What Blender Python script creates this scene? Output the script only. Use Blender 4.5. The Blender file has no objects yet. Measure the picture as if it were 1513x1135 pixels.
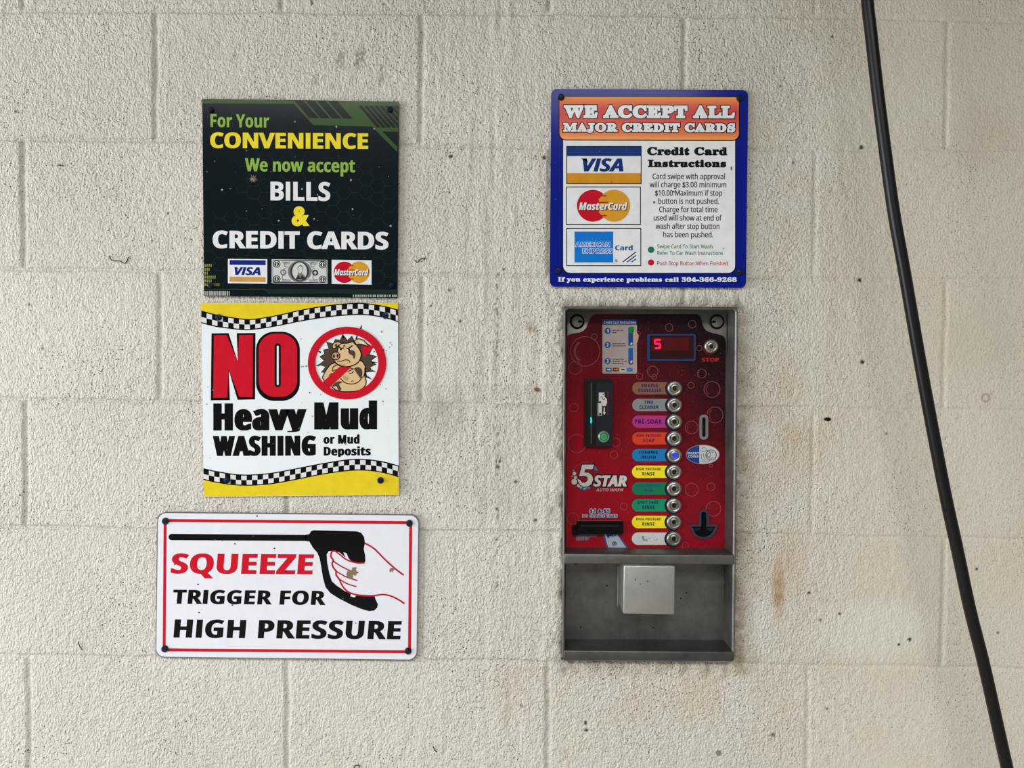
import bpy, bmesh, math, random
import numpy as np
from mathutils import Vector, Matrix
from mathutils.geometry import delaunay_2d_cdt

scene = bpy.context.scene
COL = scene.collection
random.seed(7)
rng = np.random.default_rng(11)
PI = math.pi

# ------------------------------------------------------------------ camera
FPX = 1134.0                       # focal length in pixels of the 1513 x 1135 frame
DIST = 1.206                       # lens to wall
PITCH, ROLL = math.radians(1.25), math.radians(0.42)
CAM_LOC = Vector((0.0, -DIST, 1.40 + DIST * math.tan(PITCH)))
ROT = Matrix.Rotation(PI / 2 - PITCH, 4, 'X') @ Matrix.Rotation(ROLL, 4, 'Z')
cam_d = bpy.data.cameras.new('camera')
cam = bpy.data.objects.new('camera', cam_d)
COL.objects.link(cam)
cam_d.sensor_width = 36.0
cam_d.lens = FPX * 36.0 / 1513.0
cam_d.clip_start = 0.02
cam.matrix_world = Matrix.Translation(CAM_LOC) @ ROT
scene.camera = cam

# ------------------------------------------------------------------ light
world = bpy.data.worlds.new('sky')
scene.world = world
world.use_nodes = True
wn, wl = world.node_tree.nodes, world.node_tree.links
wn.clear()
w_out = wn.new('ShaderNodeOutputWorld')
w_bg = wn.new('ShaderNodeBackground')
w_geo = wn.new('ShaderNodeTexCoord')
w_sep = wn.new('ShaderNodeSeparateXYZ')
w_ramp = wn.new('ShaderNodeValToRGB')
w_map = wn.new('ShaderNodeMapRange')
wl.new(w_geo.outputs['Generated'], w_sep.inputs[0])
wl.new(w_sep.outputs['Z'], w_map.inputs['Value'])
w_map.inputs['From Min'].default_value = -1.0
w_map.inputs['From Max'].default_value = 1.0
wl.new(w_map.outputs[0], w_ramp.inputs[0])
w_ramp.color_ramp.elements[0].position = 0.40
w_ramp.color_ramp.elements[0].color = (0.50, 0.46, 0.40, 1)
w_ramp.color_ramp.elements[1].position = 0.75
w_ramp.color_ramp.elements[1].color = (0.62, 0.70, 0.80, 1)
wl.new(w_ramp.outputs[0], w_bg.inputs['Color'])
w_bg.inputs['Strength'].default_value = 0.60
wl.new(w_bg.outputs[0], w_out.inputs['Surface'])

def area_light(name, loc, aim, sx, sy, power, color):
    d = bpy.data.lights.new(name, 'AREA')
    d.shape = 'RECTANGLE'
    d.size, d.size_y, d.energy, d.color = sx, sy, power, color
    o = bpy.data.objects.new(name, d)
    COL.objects.link(o)
    o.location = loc
    o.rotation_euler = (Vector(aim) - Vector(loc)).to_track_quat('-Z', 'Y').to_euler()
    return o
# daylight through the bay's open end on the left, plus an added lamp high behind the camera
area_light('bay_opening_daylight', (-3.5, -1.35, 1.40), (0.0, 0.0, 1.25), 2.2, 1.7, 142.0, (0.94, 0.975, 1.0))
area_light('overhead_added_light', (-0.5, -4.2, 4.1), (0.0, 0.0, 1.0), 4.0, 1.7, 275.0, (1.0, 0.985, 0.955))

scene.view_settings.view_transform = 'Standard'
scene.view_settings.look = 'None'
scene.view_settings.gamma = 1.0
scene.view_settings.use_curve_mapping = False
scene.view_settings.exposure = -0.30

# ------------------------------------------------------------------ helpers
R3 = ROT.to_3x3()

def at(px, py, y=0.0):
    """the point of the plane at depth y seen at this place of the photograph"""
    d = R3 @ Vector(((px - 756.5) / FPX, -(py - 567.5) / FPX, -1.0))
    t = (y - CAM_LOC.y) / d.y
    return CAM_LOC + d * t

def lin(c):
    c = c / 255.0
    return c / 12.92 if c <= 0.04045 else ((c + 0.055) / 1.055) ** 2.4

def rgb(t):
    return (lin(t[0]), lin(t[1]), lin(t[2]), 1.0)

MATS = {}
def mat(c, rough=0.14, metal=0.0, wear=0.10, emit=0.0, spec=0.12, scale=60.0, bump=0.0):
    key = (c, rough, metal, wear, emit, spec, scale, bump)
    if key in MATS:
        return MATS[key]
    m = bpy.data.materials.new('paint_%02x%02x%02x' % c)
    m.use_nodes = True
    n, l = m.node_tree.nodes, m.node_tree.links
    b = n['Principled BSDF']
    b.inputs['Roughness'].default_value = rough
    b.inputs['Metallic'].default_value = metal
    b.inputs['Specular IOR Level'].default_value = spec
    tc = n.new('ShaderNodeTexCoord')
    nz = n.new('ShaderNodeTexNoise')
    nz.inputs['Scale'].default_value = scale
    nz.inputs['Detail'].default_value = 5.0
    l.new(tc.outputs['Object'], nz.inputs['Vector'])
    mx = n.new('ShaderNodeMix')
    mx.data_type = 'RGBA'
    base = rgb(c)
    mx.inputs[6].default_value = base
    mx.inputs[7].default_value = tuple(v * (1 - 2.2 * wear) for v in base[:3]) + (1,)
    l.new(nz.outputs['Fac'], mx.inputs[0])
    l.new(mx.outputs[2], b.inputs['Base Color'])
    if emit:
        b.inputs['Emission Color'].default_value = base
        b.inputs['Emission Strength'].default_value = emit
    if bump:
        bp = n.new('ShaderNodeBump')
        bp.inputs['Strength'].default_value = bump
        bp.inputs['Distance'].default_value = 0.001
        l.new(nz.outputs['Fac'], bp.inputs['Height'])
        l.new(bp.outputs[0], b.inputs['Normal'])
    MATS[key] = m
    return m

def steel(c=(150, 150, 147), rough=0.42, stretch=(6, 6, 90), grime=0.5):
    key = ('steel', c, rough, stretch, grime)
    if key in MATS:
        return MATS[key]
    m = bpy.data.materials.new('brushed_steel')
    m.use_nodes = True
    n, l = m.node_tree.nodes, m.node_tree.links
    b = n['Principled BSDF']
    b.inputs['Metallic'].default_value = 0.85
    tc = n.new('ShaderNodeTexCoord')
    mp = n.new('ShaderNodeMapping')
    mp.inputs['Scale'].default_value = stretch
    nz = n.new('ShaderNodeTexNoise')
    nz.inputs['Scale'].default_value = 8.0
    nz.inputs['Detail'].default_value = 6.0
    l.new(tc.outputs['Object'], mp.inputs[0])
    l.new(mp.outputs[0], nz.inputs['Vector'])
    n2 = n.new('ShaderNodeTexNoise')
    n2.inputs['Scale'].default_value = 28.0
    n2.inputs['Detail'].default_value = 8.0
    n2.inputs['Roughness'].default_value = 0.65
    l.new(tc.outputs['Object'], n2.inputs['Vector'])
    r2 = n.new('ShaderNodeValToRGB')
    r2.color_ramp.elements[0].position = 0.35
    r2.color_ramp.elements[1].position = 0.75
    l.new(n2.outputs['Fac'], r2.inputs[0])
    mx = n.new('ShaderNodeMix')
    mx.data_type = 'RGBA'
    base = rgb(c)
    mx.inputs[6].default_value = base
    mx.inputs[7].default_value = tuple(v * (1 - grime) for v in base[:3]) + (1,)
    l.new(r2.outputs[0], mx.inputs[0])
    l.new(mx.outputs[2], b.inputs['Base Color'])
    mr = n.new('ShaderNodeMapRange')
    mr.inputs['To Min'].default_value = rough - 0.08
    mr.inputs['To Max'].default_value = rough + 0.14
    l.new(nz.outputs['Fac'], mr.inputs['Value'])
    l.new(mr.outputs[0], b.inputs['Roughness'])
    bp = n.new('ShaderNodeBump')
    bp.inputs['Strength'].default_value = 0.08
    bp.inputs['Distance'].default_value = 0.0005
    l.new(nz.outputs['Fac'], bp.inputs['Height'])
    l.new(bp.outputs[0], b.inputs['Normal'])
    MATS[key] = m
    return m

LAY = 0.00012                      # thickness of one printed layer

def link_mesh(name, verts, faces, mats, idx, parent=None, smooth=False, auto=None):
    me = bpy.data.meshes.new(name)
    me.from_pydata(verts, [], faces)
    for m in mats:
        me.materials.append(m)
    me.polygons.foreach_set('material_index', idx)
    if smooth:
        me.polygons.foreach_set('use_smooth', [True] * len(faces))
    me.update()
    o = bpy.data.objects.new(name, me)
    COL.objects.link(o)
    if parent is not None:
        o.parent = parent
    return o

def thing(name, label, cat, loc, group=None):
    o = bpy.data.objects.new(name, None)
    o.empty_display_size = 0.05
    COL.objects.link(o)
    o.location = loc
    o['label'] = label
    o['category'] = cat
    if group:
        o['group'] = group
    return o

def signed(loop):
    return sum(a[0] * b[1] - b[0] * a[1] for a, b in zip(loop, loop[1:] + loop[:1])) / 2

def winding(pts, loops):
    w = np.zeros(len(pts))
    x, y = pts[:, 0][:, None], pts[:, 1][:, None]
    for lp in loops:
        a = np.array(lp, float)
        b = np.roll(a, -1, 0)
        x0, y0, x1, y1 = a[:, 0], a[:, 1], b[:, 0], b[:, 1]
        is_left = (x1 - x0) * (y - y0) - (x - x0) * (y1 - y0)
        up = (y0 <= y) & (y1 > y) & (is_left > 0)
        dn = (y0 > y) & (y1 <= y) & (is_left < 0)
        w += up.sum(1) - dn.sum(1)
    return w

def cdt(loops):
    vs, es = [], []
    for lp in loops:
        k = len(vs)
        vs += [Vector((p[0], p[1])) for p in lp]
        es += [(k + i, k + (i + 1) % len(lp)) for i in range(len(lp))]
    r = delaunay_2d_cdt(vs, es, [], 1, 1e-6)
    V, F = [tuple(v) for v in r[0]], [tuple(f) for f in r[2]]
    if not F:
        return V, []
    A = np.array(V)
    c = np.array([A[list(f)].mean(0) for f in F])
    w = winding(c, loops)
    return V, [f for f, k in zip(F, w) if abs(k) > 0.5]

def arc(cx, cy, rx, ry=None, a0=0, a1=360, n=32):
    ry = rx if ry is None else ry
    full = abs(a1 - a0) >= 360
    m = n if full else n + 1
    return [(cx + rx * math.cos(math.radians(a0 + (a1 - a0) * i / n)),
             cy + ry * math.sin(math.radians(a0 + (a1 - a0) * i / n))) for i in range(m)]

def rrect(x0, y0, x1, y1, r, n=6, k=0.0):
    """rounded rectangle; r one radius or (tl, tr, br, bl); k = drop per unit of x"""
    rs = (r,) * 4 if not isinstance(r, tuple) else r
    out = []
    for (cx, cy, a0, q) in ((x0 + rs[0], y0 + rs[0], 180, rs[0]), (x1 - rs[1], y0 + rs[1], 270, rs[1]),
                            (x1 - rs[2], y1 - rs[2], 0, rs[2]), (x0 + rs[3], y1 - rs[3], 90, rs[3])):
        out += [(cx, cy)] if q == 0 else arc(cx, cy, q, None, a0, a0 + 90, n)
    return [(x, y + k * (x - x0)) for x, y in out]

def quad_round(c, r, n=6):
    """a four-cornered outline given by its corners, with rounded corners"""
    out = []
    for i in range(4):
        p, a, b = Vector(c[i]), Vector(c[i - 1]), Vector(c[(i + 1) % 4])
        u, v = (a - p).normalized(), (b - p).normalized()
        ctr = p + (u + v) * r
        s, e = p + u * r, p + v * r
        for j in range(n + 1):
            t = j / n
            d = (s.lerp(e, t) - ctr)
            q = ctr + d.normalized() * r
            out.append((q.x, q.y))
    return out

def curve(pts, n=6, closed=False):
    """smooth line through the points"""
    P = [Vector((p[0], p[1])) for p in pts]
    out, m = [], len(P)
    for i in range(m if closed else m - 1):
        if closed:
            a, b, c, d = P[i - 1], P[i], P[(i + 1) % m], P[(i + 2) % m]
        else:
            a, b, c, d = P[max(i - 1, 0)], P[i], P[i + 1], P[min(i + 2, m - 1)]
        for j in range(n):
            t = j / n
            q = 0.5 * ((2 * b) + (c - a) * t + (2 * a - 5 * b + 4 * c - d) * t * t + (3 * b - a - 3 * c + d) * t ** 3)
            out.append((q.x, q.y))
    if not closed:
        out.append(tuple(P[-1]))
    return out

def clip_x(poly, xmax):
    out = []
    for a, b in zip(poly, poly[1:] + poly[:1]):
        if a[0] <= xmax:
            out.append(a)
        if (a[0] <= xmax) != (b[0] <= xmax):
            t = (xmax - a[0]) / (b[0] - a[0])
            out.append((xmax, a[1] + t * (b[1] - a[1])))
    return out

# ------------------------------------------------------------------ lettering
def to_style(ch, style):
    o = ord(ch)
    U, L, D = {'bold': (0x1D5D4, 0x1D5EE, 0x1D7EC), 'plain': (0x1D5A0, 0x1D5BA, 0x1D7E2),
               'italic': (0x1D63C, 0x1D656, 0x1D7EC), 'slab': (0x1D400, 0x1D41A, 0x1D7CE)}[style]
    if 65 <= o <= 90:
        return chr(U + o - 65)
    if 97 <= o <= 122:
        return chr(L + o - 97)
    if 48 <= o <= 57:
        return chr(D + o - 48)
    return ch

_font_curve = bpy.data.curves.new('lettering_source', 'FONT')
_font_obj = bpy.data.objects.new('lettering_source', _font_curve)
COL.objects.link(_font_obj)
_glyphs = {}

def outlines(body, n=5):
    _font_curve.body = body
    _font_obj.update_tag()
    bpy.context.view_layer.update()
    dg = bpy.context.evaluated_depsgraph_get()
    cu = _font_obj.evaluated_get(dg).to_curve(dg)
    loops = []
    for s in cu.splines:
        bp = s.bezier_points
        m = len(bp)
        if m < 2:
            continue
        lp = []
        for i in range(m):
            a, b = bp[i], bp[(i + 1) % m]
            p0, p1, p2, p3 = a.co.xy, a.handle_right.xy, b.handle_left.xy, b.co.xy
            flat = abs((p1 - p0).cross(p3 - p0)) < 1e-6 and abs((p2 - p0).cross(p3 - p0)) < 1e-6
            for j in range(1 if flat else n):
                t = j / (1 if flat else n)
                q = p0 * (1 - t) ** 3 + p1 * 3 * t * (1 - t) ** 2 + p2 * 3 * t * t * (1 - t) + p3 * t ** 3
                if not lp or (Vector(lp[-1]) - q).length > 1e-5:
                    lp.append((q.x, q.y))
        if len(lp) > 1 and (Vector(lp[0]) - Vector(lp[-1])).length < 1e-5:
            lp.pop()
        if len(lp) > 2:
            loops.append(lp)
    _font_obj.to_curve_clear() if hasattr(_font_obj, 'to_curve_clear') else None
    if sum(signed(lp) for lp in loops) > 0:           # outer outlines run clockwise in every style
        loops = [lp[::-1] for lp in loops]
    return loops

def glyph(ch, style, n=5):
    key = (ch, style, n)
    if key not in _glyphs:
        c = to_style(ch, style)
        ref = to_style('I', style)
        lo = outlines(c, n) if ch != ' ' else []
        if ch == 'I' and style in ('bold', 'italic'):        # plain upright without serifs
            lo = outlines(to_style('l', style), n)
            k = cap_height(style) / max(p[1] for lp in lo for p in lp)
            lo = [[(p[0], p[1] * k) for p in lp] for lp in lo]
            c = to_style('l', style)
        elif not ch.isalnum() and ch in '&$' and style != 'plain':
            lo = [grow(lp, .030, .020) for lp in lo]
            lo = [[(p[0] + .04, p[1]) for p in lp] for lp in lo]
        elif ch in '-.' and style == 'slab':
            lo = [grow(lp, .02, .03) for lp in lo]
        x0 = min(p[0] for lp in outlines(ref, 2) for p in lp)
        both = outlines(c + ref, 2)
        own = len(lo)
        x1 = min(p[0] for lp in both[own:] for p in lp) if len(both) > own else x0 + 0.3
        _glyphs[key] = (lo, x1 - x0 + (.08 if ch in '&$' and style != 'plain' else 0))
    return _glyphs[key]

def cap_height(style):
    return max(p[1] for lp in glyph('H', style)[0] for p in lp)

def grow(lp, ox, oy):
    """shift an outline along its own normal, ox sideways and oy up and down"""
    m, out = len(lp), []
    for i in range(m):
        a, b, c = Vector(lp[i - 1]), Vector(lp[i]), Vector(lp[(i + 1) % m])
        u, v = (b - a), (c - b)
        if u.length < 1e-7 or v.length < 1e-7:
            out.append(tuple(b))
            continue
        u.normalize(); v.normalize()
        n1, n2 = Vector((-u.y, u.x)), Vector((-v.y, v.x))
        k = n1 + n2
        k = k / max(0.45, k.length_squared / 2) if k.length > 1e-4 else n1
        out.append((b.x + k.x * ox, b.y + k.y * oy))
    return out

for _style, _res, _chars in (('bold', 5, 'ForYuCONVENIEWnwaccptBILS&DHyMdGhiosTQZRPU'), ('italic', 5, 'VISAMasterCdTRUOWH'), ('slab', 5, 'WEACPTLMJORDISreditadnstuco'),
                             ('slab', 4, 'Ifyouexprincblmsa0123456789-'), ('plain', 3, 'CardswipethoplgcnumMxfbTSRWIPBFkv.$0123456789'), ('bold', 4, '$15&NOCHAGEIV'), ('bold', 3, 'CreditadInsucoNO123ENGIDRASTLPKHUFMBWXY-')):
    for _ch in _chars:
        glyph(_ch, _style, _res)

# ------------------------------------------------------------------ a part: one mesh with several printed layers
class Part:
    def __init__(self, name, root, frame, y, parent=None, slope=0.0, origin=None):
        self.name, self.root, self.y, self.slope = name, root, y, slope
        self.ox, self.oy, self.s = frame
        self.parent = parent if parent is not None else root
        self.o = Vector(origin) if origin is not None else Vector(root.location)
        self.V, self.F, self.I, self.M = [], [], [], []
    def P(self, x, y, layer=0, depth=None):
        d = self.y if depth is None else depth
        p = at(self.ox + x / self.s, self.oy + y / self.s, self.y)
        return (p.x - self.o.x, d - layer * LAY - self.o.y, p.z - self.o.z)
    def mi(self, m):
        if m not in self.M:
            self.M.append(m)
        return self.M.index(m)
    def add(self, verts, faces, m):
        k, i = len(self.V), self.mi(m)
        self.V += verts
        self.F += [tuple(v + k for v in f) for f in faces]
        self.I += [i] * len(faces)
    def fill(self, loops, m, layer=0):
        if loops and not isinstance(loops[0][0], (tuple, list)):
            loops = [loops]
        fixed = [list(map(tuple, lp)) for lp in loops]
        for i, lp in enumerate(fixed):
            if (signed(lp) > 0) != (i == 0):
                lp.reverse()
        V, F = cdt(fixed)
        out = []
        for f in F:                                    # face the viewer
            a = signed([V[i] for i in f])
            out.append(f if a < 0 else f[::-1])
        self.add([self.P(x, y, layer) for x, y in V], out, m)
    def stroke(self, pts, w, m, layer=0, closed=False, w1=None):
        n = len(pts)
        L, Rr = [], []
        for i in range(n):
            a = Vector(pts[i - 1]) if (i > 0 or closed) else Vector(pts[i])
            c = Vector(pts[(i + 1) % n]) if (i < n - 1 or closed) else Vector(pts[i])
            d = c - a
            d = d.normalized() if d.length > 1e-9 else Vector((1, 0))
            nn = Vector((-d.y, d.x))
            b = Vector(pts[i])
            u, v = (b - a), (c - b)
            if u.length > 1e-9 and v.length > 1e-9:
                cs = max(0.5, abs(nn.dot(Vector((-v.y, v.x)).normalized())))
            else:
                cs = 1.0
            ww = w if w1 is None else w + (w1 - w) * i / (n - 1)
            L.append(b + nn * ww / 2 / cs); Rr.append(b - nn * ww / 2 / cs)
        vs = [self.P(p.x, p.y, layer) for p in L] + [self.P(p.x, p.y, layer) for p in Rr]
        fs = [(i, (i + 1) % n, n + (i + 1) % n, n + i) for i in range(n if closed else n - 1)]
        self.add(vs, fs, m)
    def text(self, s, style, x0, x1, yt, yb, m, layer=1, off=(0, 0), shear=0.0, track=0.0, slope=None, res=5, word=1.0, desc=1.0):
        """one line of lettering: ink from x0 to x1, capitals from yt to the base line yb at the left end"""
        slope = self.slope if slope is None else slope
        loops, x = [], 0.0
        for ch in s:
            lo, adv = glyph(ch, style, res)
            loops.append([[(p[0] + x, p[1]) for p in lp] for lp in lo])
            x += adv * (word if ch == ' ' else 1.0) + track
        H = cap_height(style)
        base = [[lp for lp in g] for g in loops]
        bx = [p[0] for g in base for lp in g for p in lp]
        m0, m1 = min(bx), max(bx)
        if isinstance(off, tuple):
            ox, oy = off
        else:
            ox = oy = off
        sx = (x1 - x0) / (m1 - m0 + 2 * ox)
        sy = (yb - yt) / (H + 2 * oy)
        for g in base:
            if not g:
                continue
            g2 = []
            for lp in g:
                q = grow(lp, ox, oy) if (ox or oy) else lp
                pts = []
                for px, py in q:
                    X = x0 + (px - m0 + ox) * sx + shear * (py + oy) * sy
                    Y = yb - (py + oy) * sy * (desc if py + oy < 0 else 1.0)
                    pts.append((X, Y + slope * (X - x0)))
                g2.append(pts)
            V, F = cdt(g2)
            self.add([self.P(a, b, layer) for a, b in V], [f if signed([V[i] for i in f]) < 0 else f[::-1] for f in F], m)
        return sx, sy
    def lettering_with_edge(self, s, style, x0, x1, yt, yb, m, edge, e, layer=1, **kw):
        """letters with a darker edge e wide around them"""
        H = cap_height(style)
        off = kw.pop('off', (0, 0))
        ew, eh = e, e
        sy = (yb - yt) / (H + 2 * off[1])
        # width of the plain line fixes the sideways scale
        x, bx = 0.0, []
        for ch in s:
            lo, adv = glyph(ch, style, kw.get('res', 5))
            bx += [p[0] + x for lp in lo for p in lp]
            x += adv * (kw.get('word', 1.0) if ch == ' ' else 1.0) + kw.get('track', 0.0)
        sx = (x1 - x0) / (max(bx) - min(bx) + 2 * off[0])
        self.text(s, style, x0 - ew, x1 + ew, yt - eh, yb + eh, edge, layer, off=(off[0] + ew / sx, off[1] + eh / sy), **kw)
        self.text(s, style, x0, x1, yt, yb, m, layer + 1, off=off, **kw)
    def prism(self, loop, m, y0, y1, side=None, bevel=0.0):
        """solid with this outline, from depth y0 (front) to y1 (back)"""
        lp = list(loop)
        if signed(lp) > 0:
            lp.reverse()
        n = len(lp)
        V, F = cdt([lp])
        self.add([self.P(a, b, 0, y0 if not bevel else y0) for a, b in V], [f if signed([V[i] for i in f]) < 0 else f[::-1] for f in F], m)
        vs = [self.P(a, b, 0, y0) for a, b in lp] + [self.P(a, b, 0, y1) for a, b in lp]
        self.add(vs, [(i, n + i, n + (i + 1) % n, (i + 1) % n) for i in range(n)], side or m)
        self.add([self.P(a, b, 0, y1) for a, b in V], [f[::-1] if signed([V[i] for i in f]) < 0 else f for f in F], side or m)
    def band(self, outer, inner, m, y0, y1, side=None):
        """ring-shaped solid between two outlines with the same number of points"""
        n = len(outer)
        vs = []
        for lp, y in ((outer, y1), (outer, y0), (inner, y0), (inner, y1)):
            vs += [self.P(a, b, 0, y) for a, b in lp]
        fs = [(q * n + i, q * n + (i + 1) % n, ((q + 1) % 4) * n + (i + 1) % n, ((q + 1) % 4) * n + i) for q in range(4) for i in range(n)]
        self.add(vs, fs, m)
    def lathe(self, cx, cy, prof, mats, n=40, sy=1.0):
        """turned shape around the axis towards the viewer; prof = [(radius, metres in front of the part's plane)]"""
        mats = mats if isinstance(mats, list) else [mats] * (len(prof) - 1)
        for j in range(len(prof) - 1):
            (r0, h0), (r1, h1) = prof[j], prof[j + 1]
            vs, fs = [], []
            for r, h in ((r0, h0), (r1, h1)):
                for i in range(n):
                    a = 2 * PI * i / n
                    vs.append(self.P(cx + r * math.cos(a), cy + r * sy * math.sin(a), 0, self.y - h))
            if r1 <= 1e-6:
                vs = vs[:n] + [self.P(cx, cy, 0, self.y - h1)]
                fs = [(i, (i + 1) % n, n) for i in range(n)]
            else:
                fs = [(i, (i + 1) % n, n + (i + 1) % n, n + i) for i in range(n)]
            self.add(vs, fs, mats[j])
    def done(self, smooth=False, label=None, weld=False):
        o = link_mesh(self.name, self.V, self.F, self.M, self.I, self.parent, smooth)
        if self.name in ('dirt_specks', 'dust_specks', 'cover_specks', 'worn_mark'):
            o['kind'] = 'stuff'
        if weld or smooth:
            bm = bmesh.new(); bm.from_mesh(o.data)
            bmesh.ops.remove_doubles(bm, verts=bm.verts, dist=2e-5)
            bmesh.ops.recalc_face_normals(bm, faces=bm.faces)
            if smooth:
                for e in bm.edges:
                    if len(e.link_faces) == 2 and e.calc_face_angle(0) > math.radians(38):
                        e.smooth = False
            bm.to_mesh(o.data); bm.free()
        if label:
            o['label'] = label
        return o

def shape(name, loops_mat, root, frame, y, parent=None, slope=0.0):
    p = Part(name, root, frame, y, parent, slope)
    for loops, m, layer in loops_mat:
        p.fill(loops, m, layer)
    return p.done()

# ================================================================== SETTING: wall and floor
BOX = [(833.5, 454.5), (1089, 455), (1084.5, 977), (832.5, 975.5)]      # outline of the payment box in the wall
bz = [at(*p) for p in BOX]
HX0, HX1 = (bz[0].x + bz[3].x) / 2, (bz[1].x + bz[2].x) / 2
HZ1, HZ0 = (bz[0].z + bz[1].z) / 2, (bz[2].z + bz[3].z) / 2

rows_px = [[(0, 16), (400, 16), (800, 20), (1130, 23.5), (1513, 33)],
           [(0, 205), (270, 208), (700, 216), (1150, 220), (1513, 220)],
           [(0, 397), (290, 401), (660, 407), (1100, 412), (1513, 414)],
           [(0, 589), (290, 594), (600, 595), (800, 601), (1100, 602), (1513, 608)],
           [(0, 777), (220, 782), (640, 785), (1150, 791), (1513, 796)],
           [(0, 968), (200, 972), (640, 976), (800, 978), (1150, 983), (1513, 988)]]
cols_px = {-1: [(34, 5), (416, 5), (811, 8), (1205, 8)], 0: [(230, 110), (622, 110), (1011, 110), (1399, 120)],
           1: [(34, 290), (424, 300), (813, 300), (1204, 300)], 2: [(236, 480), (623.5, 480), (1010, 500), (1396, 510)],
           3: [(38, 680), (425, 690), (1201, 690)], 4: [(238, 860), (623, 880), (1010, 880), (1394, 880)],
           5: [(42.5, 1060), (424, 1060), (809, 1060), (1193.5, 1060)]}
row_lines = []
for r in rows_px:
    q = [at(*p) for p in r]
    row_lines.append(([v.x for v in q], [v.z for v in q]))
course = 0.2032
tilt = (row_lines[1][1][-1] - row_lines[1][1][0]) / (row_lines[1][0][-1] - row_lines[1][0][0])
while row_lines[0][1][0] < 2.7:
    row_lines.insert(0, (row_lines[0][0], [z + course for z in row_lines[0][1]]))
n_above = len(row_lines) - 6
while row_lines[-1][1][0] > 0.05:
    row_lines.append((row_lines[-1][0], [z - course for z in row_lines[-1][1]]))
col_x = {}
for k, ps in cols_px.items():
    xs = [at(*p).x for p in ps]
    for sgn in (-1, 1):
        e = min(xs) if sgn < 0 else max(xs)
        while abs(e) < 2.2:
            e += sgn * 0.4064
            xs.append(e)
    col_x[k + n_above] = sorted(xs)
for k in range(-1, len(row_lines)):
    if k not in col_x:
        col_x[k] = col_x[n_above - 1 + ((k - (n_above - 1)) % 2)]

def grid_lines(lo, hi, f0, f1, fine, coarse, snaps):
    g = np.concatenate([np.arange(lo, f0, coarse), np.arange(f0, f1, fine), np.arange(f1, hi + coarse, coarse)])
    g[-1] = hi
    for s in snaps:
        g[np.argmin(abs(g - s))] = s
    return g

def value_noise(x, z, scale, seed, stretch=1.0):
    r = np.random.default_rng(seed)
    tab = r.random((256, 256))
    u, v = x * scale, z * scale * stretch
    i, j = np.floor(u).astype(int), np.floor(v).astype(int)
    fu, fv = u - i, v - j
    fu, fv = fu * fu * (3 - 2 * fu), fv * fv * (3 - 2 * fv)
    a, b = tab[i % 256, j % 256], tab[(i + 1) % 256, j % 256]
    c, d = tab[i % 256, (j + 1) % 256], tab[(i + 1) % 256, (j + 1) % 256]
    return (a * (1 - fu) + b * fu) * (1 - fv) + (c * (1 - fu) + d * fu) * fv

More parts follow.
